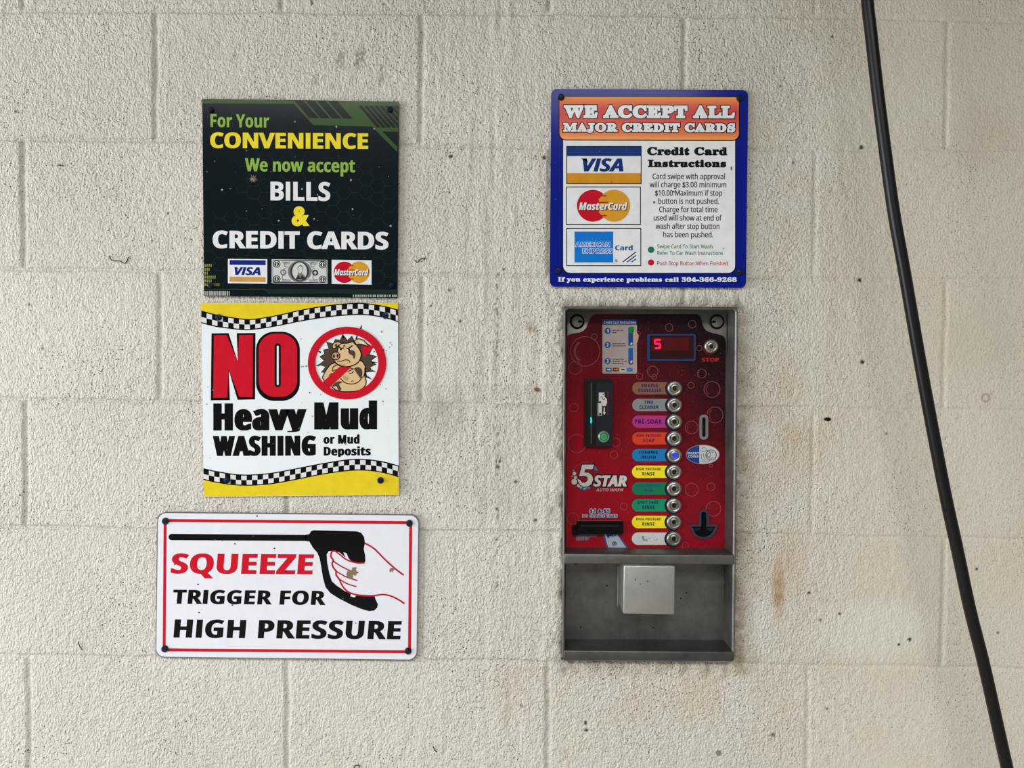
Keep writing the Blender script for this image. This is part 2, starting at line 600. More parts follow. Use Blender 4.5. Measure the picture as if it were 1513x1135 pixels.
def build_wall():
    gx = grid_lines(-2.0, 2.0, -0.93, 0.93, 0.0022, 0.010, (HX0, HX1))
    gz = grid_lines(0.0, 2.85, 0.74, 2.06, 0.0022, 0.010, (HZ0, HZ1))
    nx, nz = len(gx), len(gz)
    X, Z = np.meshgrid(gx, gz)
    # place of every vertex in the photograph (for the marks that stand on the wall)
    Mi = np.array(R3.transposed())
    d = np.stack([X - CAM_LOC.x, np.full_like(X, -CAM_LOC.y), Z - CAM_LOC.z], -1) @ Mi.T
    PX = 756.5 + FPX * d[..., 0] / -d[..., 2]
    PY = 567.5 - FPX * d[..., 1] / -d[..., 2]
    wob = (value_noise(X, Z, 18, 1) - 0.5) * 0.004 + (value_noise(X, Z, 70, 2) - 0.5) * 0.0022
    worn = np.clip((PX - 1080) / 120, 0, 1) * 0.60                  # right of the box the joints are filled with paint
    Y = np.zeros_like(X)
    def joint(dist, half, depth):
        t = np.clip(np.abs(dist) / half, 0, 1.6)
        g = np.exp(-(t ** 2.5) * 1.9) * depth
        lip = np.exp(-((t - 1.15) / 0.22) ** 2) * depth * 0.12
        return g - lip
    vary = 0.55 + 0.9 * value_noise(X, Z, 4.0, 3)
    lines = []
    for lx, lz in row_lines:
        lines.append(np.interp(X, lx, lz))
    for zz in lines:
        Y = np.maximum(Y, joint(Z - zz + wob * 0.8, 0.0036, 0.0044) * (0.45 + 0.55 * vary) * (1 - worn))
    row_id = np.full(X.shape, -1)
    for k, zz in enumerate(lines):
        row_id = np.where(Z < zz, k, row_id)
    for k, xs in col_x.items():
        sel = row_id == k
        if not sel.any():
            continue
        for x in xs:
            x_here = x + (Z - Z[sel].mean()) * 0.004
            g = joint(X - x_here + wob * 0.6, 0.0052, 0.0034) * (0.6 + 0.5 * vary) * (1 - worn)
            Y = np.where(sel, np.maximum(Y, g), Y)
    # cracks along the top joint on the right
    zz = lines[n_above]
    cr = np.exp(-((Z - zz + wob * 1.6) / 0.0014) ** 2) * 0.0022 * np.clip((PX - 1090) / 60, 0, 1)
    Y = np.maximum(Y, cr)
    # uneven blocks
    for k in range(len(lines)):
        pass
    Y += (value_noise(X, Z, 7, 5) - 0.5) * 0.0016
    smooth_right = 1 - 0.55 * np.clip((PX - 1180) / 200, 0, 1)
    Y -= (value_noise(X, Z, 120, 6) - 0.5) * 0.0010 * smooth_right
    Y -= (value_noise(X, Z, 260, 8) - 0.5) * 0.0009 * smooth_right
    brush = np.clip(1 - np.abs(PX - 730) / 170, 0, 1)
    Y -= (value_noise(X, Z, 130, 9, 0.07) - 0.5) * 0.0016 * brush
    # rough cement packed around the box
    ddx = np.maximum(np.maximum(HX0 - X, X - HX1), 0)
    ddz = np.maximum(np.maximum(HZ0 - Z, Z - HZ1), 0)
    dbox = np.hypot(ddx, ddz)
    near = np.exp(-(dbox / 0.022) ** 2)
    Y -= near * ((value_noise(X, Z, 90, 12) - 0.45) * 0.005 + (value_noise(X, Z, 230, 13) - 0.5) * 0.003)
    gap = np.exp(-(dbox / 0.0035) ** 2) * np.where(X < HX0 + 0.001, 1.0, 0.3)
    Y += gap * np.clip(value_noise(X, Z, 60, 14) - 0.35, 0, 1) * 0.012
    ridge = np.exp(-((PX - 806 + 4 * (value_noise(X, Z, 20, 15) - 0.5)) / 5) ** 2) * ((PY > 430) & (PY < 985))
    Y -= ridge * 0.0012
    # stains, marks and the painted shade below the box: colour + amount
    C = np.zeros(X.shape + (4,))
    n1, n2, n3 = value_noise(X, Z, 320, 21), value_noise(X, Z, 90, 22), value_noise(X, Z, 25, 23)
    def stain_shade(amount, col):
        a = np.clip(amount, 0, 1)
        c = np.array(rgb(col)[:3])
        tot = C[..., 3] + a * (1 - C[..., 3])
        w = np.where(tot > 1e-6, a / np.maximum(tot, 1e-6), 0)[..., None]
        C[..., :3] = C[..., :3] * (1 - w) + c * w
        C[..., 3] = tot
    def blob(x, y, rx, ry, ang=0.0, soft=1.0):
        a = math.radians(ang)
        u = (PX - x) * math.cos(a) + (PY - y) * math.sin(a)
        v = -(PX - x) * math.sin(a) + (PY - y) * math.cos(a)
        r = np.hypot(u / rx, v / ry)
        return np.clip((1.25 - r) / (0.5 * soft), 0, 1)
    # the right-hand part has been painted over in a beiger coat
    stain_shade(np.clip((PX - 1060 + 160 * (n3 - .5)) / 200, 0, 1) * (.30 + .25 * value_noise(X, Z, 9, 41)), (200, 188, 166))
    for (x, y, rx, ry, a, k) in ((504, 88, 6, 20, 12, .55), (531, 85, 7, 19, 12, .75), (564, 110, 5, 17, 10, .6), (466, 118, 5, 7, 0, .4), (492, 129, 5, 6, 0, .35)):
        stain_shade(blob(x, y, rx, ry, a) * k * np.clip(n1 * 1.8 - .3, 0, 1), (112, 104, 90))
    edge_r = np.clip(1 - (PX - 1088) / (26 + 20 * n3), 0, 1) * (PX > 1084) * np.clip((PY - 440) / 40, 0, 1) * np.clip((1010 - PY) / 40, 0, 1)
    stain_shade(edge_r * (0.30 + 0.5 * n2), (128, 108, 82))
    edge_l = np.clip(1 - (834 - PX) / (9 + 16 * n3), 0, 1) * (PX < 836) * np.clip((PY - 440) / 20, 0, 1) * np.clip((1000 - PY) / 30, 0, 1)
    stain_shade(edge_l * np.clip(n1 * 1.5 - .2, 0, 1) * .7, (120, 104, 80))
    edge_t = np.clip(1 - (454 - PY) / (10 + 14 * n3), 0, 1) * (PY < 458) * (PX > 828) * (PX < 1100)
    stain_shade(edge_t * (.3 + .4 * n2), (128, 112, 88))
    shade_b = np.clip(1 - (PY - 976) / (14 + 26 * n3), 0, 1) * (PY > 972) * np.clip((PX - 820) / 14, 0, 1) * np.clip((1128 - PX) / 40, 0, 1)  # slight shade of the box on the wall below, painted brown-grey
    stain_shade(shade_b * (.25 + .45 * n2), (136, 118, 92))
    stain_shade(blob(1150, 872, 9, 46, 0, 1.6) * (.40 + .5 * n2), (164, 130, 92))
    stain_shade(blob(1165, 640, 60, 120, 0, 2.2) * .40 * n3, (190, 158, 118))
    stain_shade(blob(1180, 830, 50, 60, 20, 2.2) * .45 * n3, (194, 162, 120))
    stain_shade(blob(1000, 1030, 190, 50, 0, 2.2) * .30 * n3, (204, 178, 138))
    stain_shade(blob(860, 1090, 60, 50, 0, 2.2) * .30 * n3, (206, 182, 148))
    stain_shade(blob(770, 1030, 50, 60, 0, 2.2) * .28 * n3, (206, 176, 140))
    stain_shade(blob(660, 612, 28, 26, 30, 1.8) * .6 * n2, (128, 122, 108))
    stain_shade(((PY > 568) & (PY < 592) & (PX > 590) & (PX < 800)) * .13, (150, 138, 122))
    stain_shade(((PY > 600) & (PY < 760) & (PX > 600) & (PX < 830)) * .16 * n3, (160, 148, 130))
    stain_shade(blob(1130, 932, 17, 36, 0, .8) * .55, (214, 212, 202))
    stain_shade(blob(1290, 930, 95, 42, 0, 1.0) * .55, (218, 216, 204))
    stain_shade(blob(1195, 470, 26, 150, 0, 1.5) * .5, (216, 215, 203))
    stain_shade(blob(1320, 170, 110, 70, 0, 1.2) * .25, (206, 206, 192))
    stain_shade(blob(1430, 200, 80, 50, 0, 1.2) * .22 * n3, (178, 160, 140))
    stain_shade(blob(1450, 500, 60, 60, 0, 1.2) * .25, (190, 184, 166))
    stain_shade(blob(785, 484, 10, 8, 30, 1.2) * .6 * n1, (140, 84, 40))
    stain_shade(blob(794, 576, 5, 3.5, 20) * .95, (96, 54, 22))
    stain_shade(blob(790, 600, 16, 30, -20, 1.5) * .3 * n2, (150, 140, 126))
    ring = np.exp(-((np.hypot(PX - 1457, PY - 588) - 5.5) / 1.5) ** 2)
    stain_shade(ring * .6, (120, 66, 38))
    ring = np.exp(-((np.hypot(PX - 1344, PY - 587) - 5) / 1.4) ** 2)
    stain_shade(ring * .35, (120, 108, 90))
    for (x, y, r, k) in ((666, 231, 2.8, .95), (804, 233, 2.8, .95), (791, 231, 1.6, .9), (1273, 218, 3, .95), (1271, 414, 2.8, 1), (1274, 535, 3, 1), (1172, 240, 2.2, .8), (693, 246, 1.6, .8),
                         (1153, 128, 2, .9), (1229, 54, 2, .9), (664, 429, 2.6, .7), (637, 452, 1.5, .9), (652, 476, 1.6, .9), (744, 398, 2, .9), (680, 475, 2, .8), (791, 769, 2.4, .9),
                         (735, 690, 3, .8), (738, 682, 2, .95), (762, 712, 2.4, .9), (734, 752, 2, .8), (1344, 945, 2.6, .95), (1328, 953, 2, .95), (1212, 916, 2, .95), (1240, 907, 2, .9),
                         (1195, 876, 2.2, .9), (1443, 841, 2, .9), (1475, 935, 2, .9), (865, 1068, 2.4, .95), (866, 1079, 2.4, .95), (1142, 1086, 3.4, .7), (1062, 1113, 4, .7), (1221, 1047, 2, .8), (1310, 641, 2, .8),
                         (771, 1043, 3, .6), (461, 6, 1.5, .9), (461, 2, 1.5, .9), (566, 6, 1.5, .9), (43, 450, 2, .8), (63, 515, 2, .8), (24, 165, 2, .9), (66, 131, 1.6, .7), (346, 82, 1.7, .7), (248, 315, 1.8, .9), (198, 364, 1.4, .9)):
        stain_shade(blob(x, y, r, r, 0, .6) * k, (34, 26, 20))
    for y in np.arange(405, 900, 4.0):                              # dotted crack left of the box
        if rng.random() < (.42 if y < 485 else .20):
            stain_shade(blob(734 + rng.normal(0, 1.6), y, 1.1 + rng.random() * .8, 1.5 + rng.random() * 2) * .7, (62, 52, 42))
    Yout = Y
    verts = np.stack([X, Yout, Z], -1).reshape(-1, 3)
    inside = (X[:-1, :-1] >= HX0 - 1e-6) & (X[:-1, 1:] <= HX1 + 1e-6) & (Z[:-1, :-1] >= HZ0 - 1e-6) & (Z[1:, :-1] <= HZ1 + 1e-6)
    idx = np.arange(nx * nz).reshape(nz, nx)
    a, b, c, e = idx[:-1, :-1], idx[:-1, 1:], idx[1:, 1:], idx[1:, :-1]
    quads = np.stack([a, b, c, e], -1)[~inside]
    # thickness: border and reveal run back 0.2 m
    T = 0.20
    ix0, ix1 = int(np.argmin(abs(gx - HX0))), int(np.argmin(abs(gx - HX1)))
    iz0, iz1 = int(np.argmin(abs(gz - HZ0))), int(np.argmin(abs(gz - HZ1)))
    outer = list(idx[0, :-1]) + list(idx[:-1, -1]) + list(idx[-1, :0:-1]) + list(idx[:0:-1, 0])
    inner = list(idx[iz0, ix0:ix1]) + list(idx[iz0:iz1, ix1]) + list(idx[iz1, ix1:ix0:-1]) + list(idx[iz1:iz0:-1, ix0])
    extra, more = [], []
    base = nx * nz
    for lp, flip in ((outer, True), (inner, False)):
        back = []
        for i in lp:
            extra.append((verts[i, 0], T, verts[i, 2]))
            back.append(base + len(extra) - 1)
        m = len(lp)
        for i in range(m):
            q = (lp[i], lp[(i + 1) % m], back[(i + 1) % m], back[i])
            more.append(q[::-1] if flip else q)
    k = base + len(extra)
    for (x, z) in ((-2, 0), (2, 0), (2, 2.85), (-2, 2.85), (HX0, HZ0), (HX1, HZ0), (HX1, HZ1), (HX0, HZ1)):
        extra.append((x, T, z))
    for i in range(4):
        more.append((k + i, k + 4 + i, k + 4 + (i + 1) % 4, k + (i + 1) % 4))
    verts = np.concatenate([verts, np.array(extra)])
    faces = np.concatenate([quads, np.array(more)])
    me = bpy.data.meshes.new('wall_back')
    me.vertices.add(len(verts))
    me.vertices.foreach_set('co', verts.ravel())
    me.loops.add(faces.size)
    me.loops.foreach_set('vertex_index', faces.ravel().astype(np.int32))
    me.polygons.add(len(faces))
    me.polygons.foreach_set('loop_start', np.arange(0, faces.size, 4, dtype=np.int32))
    sm = np.zeros(len(faces), dtype=bool)
    sm[:len(quads)] = True
    me.polygons.foreach_set('use_smooth', sm)
    me.update(calc_edges=True)
    at_c = me.attributes.new('stain_shade', 'FLOAT_COLOR', 'POINT')
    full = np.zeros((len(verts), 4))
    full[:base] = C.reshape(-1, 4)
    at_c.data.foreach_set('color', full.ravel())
    at_r = me.attributes.new('relief', 'FLOAT', 'POINT')
    rel = np.ones(len(verts))
    rel[:base] = ((1 - 0.72 * np.clip((PX - 1130) / 170, 0, 1)) * (0.75 + 0.5 * value_noise(X, Z, 6, 33))).ravel()
    at_r.data.foreach_set('value', rel)
    me.validate()
    return me

def wall_material():
    m = bpy.data.materials.new('painted_block')
    m.use_nodes = True
    n, l = m.node_tree.nodes, m.node_tree.links
    b = n['Principled BSDF']
    b.inputs['Roughness'].default_value = 0.55
    b.inputs['Specular IOR Level'].default_value = 0.35
    tc = n.new('ShaderNodeTexCoord')
    def noise(scale, detail=4.0, rough=0.55, vec=None):
        q = n.new('ShaderNodeTexNoise')
        q.inputs['Scale'].default_value = scale
        q.inputs['Detail'].default_value = detail
        q.inputs['Roughness'].default_value = rough
        l.new(vec or tc.outputs['Object'], q.inputs['Vector'])
        return q.outputs['Fac']
    def ramp(src, stops):
        r = n.new('ShaderNodeValToRGB')
        el = r.color_ramp.elements
        while len(el) < len(stops):
            el.new(0.5)
        for e, (p, c) in zip(el, stops):
            e.position, e.color = p, c
        l.new(src, r.inputs[0])
        return r.outputs[0]
    def mix(fac, a, c):
        q = n.new('ShaderNodeMix')
        q.data_type = 'RGBA'
        if isinstance(fac, float):
            q.inputs[0].default_value = fac
        else:
            l.new(fac, q.inputs[0])
        for s, v in ((6, a), (7, c)):
            if isinstance(v, tuple):
                q.inputs[s].default_value = v
            else:
                l.new(v, q.inputs[s])
        return q.outputs[2]
    def g(v):
        return (v, v, v, 1)
    tone = ramp(noise(2.6, 3), [(0.30, rgb((221, 218, 210))), (0.52, rgb((217, 213, 205))), (0.72, rgb((212, 207, 197)))])
    patches = ramp(noise(9.0, 5, .6), [(0.35, rgb((222, 221, 214))), (0.55, rgb((217, 212, 203))), (0.70, rgb((212, 205, 193)))])
    c = mix(0.5, tone, patches)
    fine = ramp(noise(160, 4, .6), [(0.3, g(0)), (0.75, g(1))])
    c = mix(fine, c, rgb((207, 202, 192)))
    # grime specks: two sizes
    for sc, th, k in ((150.0, 0.14, 0.20), (330.0, 0.20, 0.30), (230.0, 0.19, 0.16), (60.0, 0.05, 0.30)):
        v = n.new('ShaderNodeTexVoronoi')
        v.inputs['Scale'].default_value = sc
        l.new(tc.outputs['Object'], v.inputs['Vector'])
        d = ramp(v.outputs['Distance'], [(th, g(1)), (th * 1.5, g(0))])
        s = n.new('ShaderNodeSeparateColor')
        l.new(v.outputs['Color'], s.inputs[0])
        pick = ramp(s.outputs[0], [(k - 0.01, g(1)), (k, g(0))])
        clus = ramp(noise(6.0, 3), [(0.40, g(0.30)), (0.60, g(1))])
        mu = n.new('ShaderNodeMath'); mu.operation = 'MULTIPLY'
        l.new(d, mu.inputs[0]); l.new(pick, mu.inputs[1])
        m2 = n.new('ShaderNodeMath'); m2.operation = 'MULTIPLY'
        l.new(mu.outputs[0], m2.inputs[0]); l.new(clus, m2.inputs[1])
        c = mix(m2.outputs[0], c, rgb((58, 48, 40)))
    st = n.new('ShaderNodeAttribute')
    st.attribute_name = 'stain_shade'
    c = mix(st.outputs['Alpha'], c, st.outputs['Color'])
    l.new(c, b.inputs['Base Color'])
    # orange-peel paint relief
    mp = n.new('ShaderNodeMapping')
    mp.inputs['Scale'].default_value = (1, 1, 0.72)
    l.new(tc.outputs['Object'], mp.inputs[0])
    h1 = noise(285, 3, .5, mp.outputs[0])
    h2 = noise(480, 2, .5)
    ad = n.new('ShaderNodeMath'); ad.operation = 'MULTIPLY_ADD'
    ad.inputs[1].default_value = 0.35
    l.new(h2, ad.inputs[0]); l.new(h1, ad.inputs[2])
    bp = n.new('ShaderNodeBump')
    bp.inputs['Strength'].default_value = 1.0
    bp.inputs['Distance'].default_value = 0.0052
    ra = n.new('ShaderNodeAttribute')
    ra.attribute_name = 'relief'
    rm = n.new('ShaderNodeMath'); rm.operation = 'MULTIPLY'
    l.new(ad.outputs[0], rm.inputs[0]); l.new(ra.outputs['Fac'], rm.inputs[1])
    l.new(rm.outputs[0], bp.inputs['Height'])
    l.new(bp.outputs[0], b.inputs['Normal'])
    return m

wall_me = build_wall()
wall_me.materials.append(wall_material())
wall = bpy.data.objects.new('wall_back', wall_me)
COL.objects.link(wall)
wall['kind'] = 'structure'
wall['label'] = 'cream painted concrete block wall'

floor = link_mesh('floor', [(-4, -5, -0.1), (4, -5, -0.1), (4, 0.2, -0.1), (-4, 0.2, -0.1), (-4, -5, 0), (4, -5, 0), (4, 0.2, 0), (-4, 0.2, 0)],
                  [(3, 2, 1, 0), (4, 5, 6, 7), (0, 1, 5, 4), (1, 2, 6, 5), (2, 3, 7, 6), (3, 0, 4, 7)], [mat((196, 188, 172), 0.8, wear=0.15, scale=9)], [0] * 6)
ceiling_shade = link_mesh('ceiling_shade', [(-4, -2.2, 2.85), (4, -2.2, 2.85), (4, 0.2, 2.85), (-4, 0.2, 2.85), (-4, -2.2, 3.0), (4, -2.2, 3.0), (4, 0.2, 3.0), (-4, 0.2, 3.0)],
                    [(3, 2, 1, 0), (4, 5, 6, 7), (0, 1, 5, 4), (1, 2, 6, 5), (2, 3, 7, 6), (3, 0, 4, 7)], [mat((150, 150, 148), 0.8, wear=0.1, scale=6)], [0] * 6)  # unseen slab, sized to keep the overhead lamp off the upper wall
ceiling_shade['kind'] = 'structure'
ceiling_shade['label'] = 'grey unseen overhead slab added to shade the upper wall'
floor['kind'] = 'structure'
floor['label'] = 'grey concrete wash bay floor'

# ================================================================== SIGNS
S_BACK, S_FRONT = -0.0025, -0.0055
WHITE, BLACK = mat((236, 238, 242)), mat((16, 17, 19), wear=0.04)

def screw(root, frame, x, y, r=17, c=(24, 34, 50), ang=40):
    p = Part('screw', root, frame, S_FRONT - 0.001)
    dark = mat(c, 0.38, 0.3, 0.1)
    p.lathe(x, y, [(r, -0.001), (r, 0.0010), (r * 0.86, 0.0022), (r * 0.5, 0.0028), (0, 0.0029)], dark, 24)
    a = math.radians(ang)
    u, v = math.cos(a) * r * .8, math.sin(a) * r * .8
    q = Part('slot', root, frame, S_FRONT - 0.0041)
    o = p.done(smooth=True)
    q.parent = o
    w = r * .13
    q.fill([(x - u - v * .13, y - v + u * .13), (x + u - v * .13, y + v + u * .13), (x + u + v * .13, y + v - u * .13), (x - u + v * .13, y - v - u * .13)], mat((8, 10, 14), 0.6), 0)
    q.done()
    return o

def flecks(p, x0, y0, x1, y1, n, m, layer, rmax=4.0, seed=1):
    r = random.Random(seed)
    for i in range(n):
        x, y = r.uniform(x0, x1), r.uniform(y0, y1)
        a = 0.8 + rmax * r.random() ** 4
        k = r.randint(4, 7)
        p.fill([(x + a * r.uniform(.6, 1.2) * math.cos(2 * PI * j / k), y + a * r.uniform(.6, 1.2) * math.sin(2 * PI * j / k)) for j in range(k)], m, layer)

def card_circles(p, cx0, cx1, cy, r, layer, stripes=True):
    red, gold = mat((200, 20, 45)), mat((222, 160, 48))
    p.fill(arc(cx0, cy, r), red, layer)
    p.fill(arc(cx1, cy, r), gold, layer + 1)
    # the interleaved bars of the overlap
    half = r - (cx1 - cx0) / 2
    mx = (cx0 + cx1) / 2
    nb = 7
    for i in range(nb):
        yy = cy - r * .62 + i * r * 1.24 / (nb - 1)
        hw = half * math.sqrt(max(0.05, 1 - ((yy - cy) / (r * .78)) ** 2))
        p.fill([(mx - hw, yy - r * .045), (mx + hw * .9, yy - r * .045), (mx + hw * .9, yy + r * .045), (mx - hw, yy + r * .045)], red if i % 2 == 0 else gold, layer + 2)

# ---------------------------------------------------------------- sign 1: bills and credit cards
F1 = (290, 140, 3.7835)
s1 = thing('metal_sign', 'square dark green sign reading For Your CONVENIENCE, with card and bill pictures', 'sign', at(444, 439, S_BACK))
p = Part('panel', s1, F1, S_FRONT)
p.prism([(33, 22), (1133, 38), (1125, 1137), (43, 1126)], mat((15, 26, 31), 0.14, wear=.12), S_FRONT, S_BACK, mat((150, 140, 125)))
p.done()
GREEN = mat((62, 88, 46), wear=.12)
p = Part('corner_graphic', s1, F1, S_FRONT)
p.fill([(34, 23), (1132, 39), (1124, 320), (980, 177), (655, 170), (545, 51), (34, 48)], GREEN, 1)
DK = mat((18, 26, 24))
for i in range(4):
    x = 548 + i * 63
    p.fill([(x, 32 + .012 * i * 63), (x + 50, 33 + .012 * i * 63), (x + 137, 131 + i), (x + 84, 130 + i)], DK, 2)
for i in range(9):
    x = 906 + i * 29
    q = clip_x([(x, 62), (x + 21, 62), (x + 127, 184), (x + 104, 184)], 1129)
    if len(q) > 2:
        p.fill(q, DK, 2)
p.fill([(1040, 205), (1128, 207), (1125, 292)], DK, 2)
p.done()
p = Part('base_stripe', s1, F1, S_FRONT)
LINE = mat((48, 66, 52))
p.stroke([(44, 1088), (385, 1088), (410, 1112)], 4, LINE, 1)
p.fill([(385, 1086), (1126, 1090), (1125, 1112), (412, 1112)], mat((30, 46, 40)), 1)
BAR = mat((176, 182, 176))
x = 44
r = random.Random(3)
while x < 188:
    w = r.uniform(2, 8)
    p.fill([(x, 1098), (x + w, 1098), (x + w, 1123), (x, 1123)], BAR, 2)
    x += w + r.uniform(1.5, 5)
x = 876
while x < 1122:
    w = r.uniform(2, 9)
    p.fill([(x, 1118), (x + w, 1118), (x + w, 1131), (x, 1131)], BAR, 2)
    x += w + r.uniform(2, 7)
TICK = mat((178, 186, 78))
for row, cnt in ((955, 4), (977, 3), (998, 2), (1020, 6), (1041, 4), (1062, 8)):
    for i in range(cnt):
        p.fill([(48 + i * 11, row - 8), (52 + i * 11, row - 8), (52 + i * 11, row + 8), (48 + i * 11, row + 8)], TICK, 2)
p.done()
p = Part('hexagon_pattern', s1, F1, S_FRONT)
HEXM = mat((30, 45, 49))
R_ = 42
for i in range(22):
    for j in range(17):
        cx = 70 + i * R_ * 1.5
        cy = 330 + (j + (i % 2) * .5) * R_ * 1.732
        if cx > 1085 or cy > 1055 or (cx < 240 and cy < 640):
            continue
        if (i * 7 + j * 13) % 5 == 0:
            continue
        p.stroke(arc(cx, cy, R_ - 2, R_ - 2, 0, 180, 3), 2.6, HEXM, 1)
p.done()
LIME, YEL = mat((146, 184, 78)), mat((244, 224, 52))
SLP1 = 0.0115
for (nm, txt, x0, x1, yt, yb, m, off, sl) in (
        ('lettering', 'For Your', 80, 408, 108, 181, LIME, (.012, .004), .010), ('lettering', 'CONVENIENCE', 78, 961, 211, 298, YEL, (.030, .012), .006),
        ('lettering', 'We now accept', 273, 888, 355, 428, LIME, (.02, .006), .010), ('lettering', 'BILLS', 415, 749, 486, 591, WHITE, (.022, .008), .010),
        ('lettering', '&', 533, 631, 620, 731, YEL, (.03, .02), .010), ('lettering', 'CREDIT CARDS', 92, 1075, 760, 858, WHITE, (.03, .012), .008)):
    p = Part(nm, s1, F1, S_FRONT, slope=sl)
    p.text(txt, 'bold', x0, x1, yt, yb, m, 3, off=off)
    p.done()
NAVY, GOLD = mat((24, 44, 130)), mat((206, 160, 84))
p = Part('card_logo', s1, F1, S_FRONT, slope=.008)
p.fill([(177, 918), (397, 920), (397, 1057), (177, 1054)], WHITE, 2)
p.fill([(187, 924), (388, 926), (388, 953), (187, 951)], NAVY, 3)
p.fill([(187, 1017), (388, 1020), (388, 1048), (187, 1045)], GOLD, 3)
p.text('VISA', 'italic', 214, 360, 964, 1008, NAVY, 3, off=(.03, .012))
p.fill([(212, 964), (226, 964), (240, 976), (228, 976)], NAVY, 4)
p.done(label='blue and gold card logo')
p = Part('bill_picture', s1, F1, S_FRONT, slope=.008)
PAPER, INK, INK2 = mat((212, 214, 212)), mat((52, 56, 56)), mat((120, 124, 122))
p.fill([(422, 920), (733, 924), (733, 1058), (422, 1054)], PAPER, 2)
p.stroke([(428, 926), (727, 930), (727, 1052), (428, 1048)], 4, INK, 3, closed=True)
for (cx, cy) in ((450, 947), (706, 951), (450, 1030), (706, 1032)):
    p.fill(arc(cx, cy, 21, 20), INK, 3)
    p.fill([arc(cx, cy, 16, 16), arc(cx, cy, 13, 13)], PAPER, 4)
    p.fill([(cx - 3, cy - 9), (cx + 3, cy - 9), (cx + 3, cy + 9), (cx - 3, cy + 9)], PAPER, 4)
p.fill([arc(578, 988, 66, 60), arc(578, 988, 44, 52)], INK2, 3)
p.fill([arc(578, 988, 52, 55), arc(578, 988, 42, 50)], INK, 4)
p.fill(curve([(556, 1032), (566, 1008), (572, 990), (566, 972), (574, 956), (588, 954), (596, 966), (594, 984), (590, 998), (604, 1010), (612, 1030)], 4), INK2, 4)
p.fill(curve([(572, 985), (570, 970), (578, 960), (590, 962), (594, 974), (590, 990), (584, 998), (576, 996)], 4, True), PAPER, 5)
p.fill([(552, 1034), (572, 1008), (582, 1026), (592, 1006), (612, 1034)], INK, 5)
for sx_ in (-1, 1):
    for k in range(3):
        p.stroke(arc(578 + sx_ * (74 + 6 * k), 950 + k * 36, 12, 14, 40, 300, 10), 4, INK2, 4)
p.fill([arc(486, 993, 17, 17), arc(486, 993, 10, 10)], INK2, 3)
p.fill([arc(665, 996, 17, 17), arc(665, 996, 8, 8)], INK, 3)
for k in range(5):
    p.stroke([(478 + 4 * k, 934 + k * 3.2), (530 - 2 * k, 935 + k * 3.2)], 1.6, INK2, 3)
    p.stroke([(622 + 4 * k, 937 + k * 3.2), (680 - 2 * k, 938 + k * 3.2)], 1.6, INK2, 3)
for k in range(5):
    p.stroke([(480, 1032 + k * 3.5), (528, 1033 + k * 3.5)], 1.6, INK2, 3)
    p.stroke([(630, 1034 + k * 3.5), (682, 1035 + k * 3.5)], 1.6, INK2, 3)
p.done(label='grey banknote picture')
p = Part('card_logo', s1, F1, S_FRONT, slope=.008)
p.fill([(757, 923), (980, 926), (980, 1062), (757, 1058)], WHITE, 2)
card_circles(p, 828, 909, 993, 60, 3)
p.text('MasterCard', 'italic', 776, 966, 979, 1013, mat((90, 30, 20)), 6, off=(.02, .01))
p.text('MasterCard', 'italic', 772, 962, 976, 1010, WHITE, 7, off=(.02, .01))
p.done(label='red and gold two-circle card logo')
p = Part('dried_splat', s1, F1, S_FRONT)
r = random.Random(5)
p.fill([(318 + (26 if i % 2 else 12) * r.uniform(.8, 1.3) * math.cos(2 * PI * i / 22), 472 + (24 if i % 2 else 11) * r.uniform(.8, 1.25) * math.sin(2 * PI * i / 22)) for i in range(22)], mat((112, 98, 86)), 4)
p.fill(arc(314, 474, 10, 8), mat((150, 132, 112)), 5)
p.done()
p = Part('dust_specks', s1, F1, S_FRONT)
flecks(p, 60, 60, 1100, 1080, 60, mat((170, 175, 172)), 4, 6, 4)
p.done()
for (x, y, a) in ((82, 85, 10), (1083, 83, 60), (82, 1069, 80), (1092, 1067, 95)):
    screw(s1, F1, x, y, 16, (22, 34, 58), a)

# ---------------------------------------------------------------- sign 2: no heavy mud
F2 = (290, 440, 3.7835)
s2 = thing('metal_sign', 'square white and yellow sign with chequered bands reading NO Heavy Mud WASHING', 'sign', at(446, 733, S_BACK))
p = Part('panel', s2, F2, S_FRONT)
p.prism([(28, 30), (1127, 29), (1132, 1103), (42, 1113)], mat((229, 235, 240), 0.35, wear=.03), S_FRONT, S_BACK, mat((150, 140, 110)))
p.done()
YSIGN = mat((234, 208, 44))
def wave(pts, n=40):
    c = curve(pts, 8)
    xs, ys = [q[0] for q in c], [q[1] for q in c]
    return lambda x: float(np.interp(x, xs, ys))
up_t = wave([(26, 71), (120, 95), (260, 117), (330, 117), (450, 97), (600, 64), (750, 40), (870, 29), (950, 30), (1050, 46), (1128, 66)])
lo_t = wave([(26, 142), (120, 165), (260, 181), (330, 178), (450, 160), (600, 130), (750, 108), (870, 98), (950, 98), (1050, 113), (1128, 137)])
up_b = wave([(36, 952), (120, 970), (250, 988), (400, 981), (550, 955), (700, 926), (850, 903), (950, 902), (1050, 916), (1134, 939)])
lo_b = wave([(36, 1017), (120, 1036), (250, 1051), (400, 1045), (550, 1020), (700, 990), (850, 969), (950, 967), (1050, 981), (1134, 1005)])
xs_t = list(np.linspace(28.2, 1127.3, 45))
p = Part('yellow_band', s2, F2, S_FRONT)
p.fill([(28.2, 31), (1126.9, 30)] + [(x, up_t(x)) for x in xs_t[::-1]], YSIGN, 1)
p.done()
p = Part('yellow_band', s2, F2, S_FRONT)
xs_b = list(np.linspace(40.5, 1131, 45))
p.fill([(x, lo_b(x)) for x in xs_b] + [(1131.7, 1102), (42.5, 1111.5)], YSIGN, 1)
p.done()
CHECK = mat((226, 228, 230))
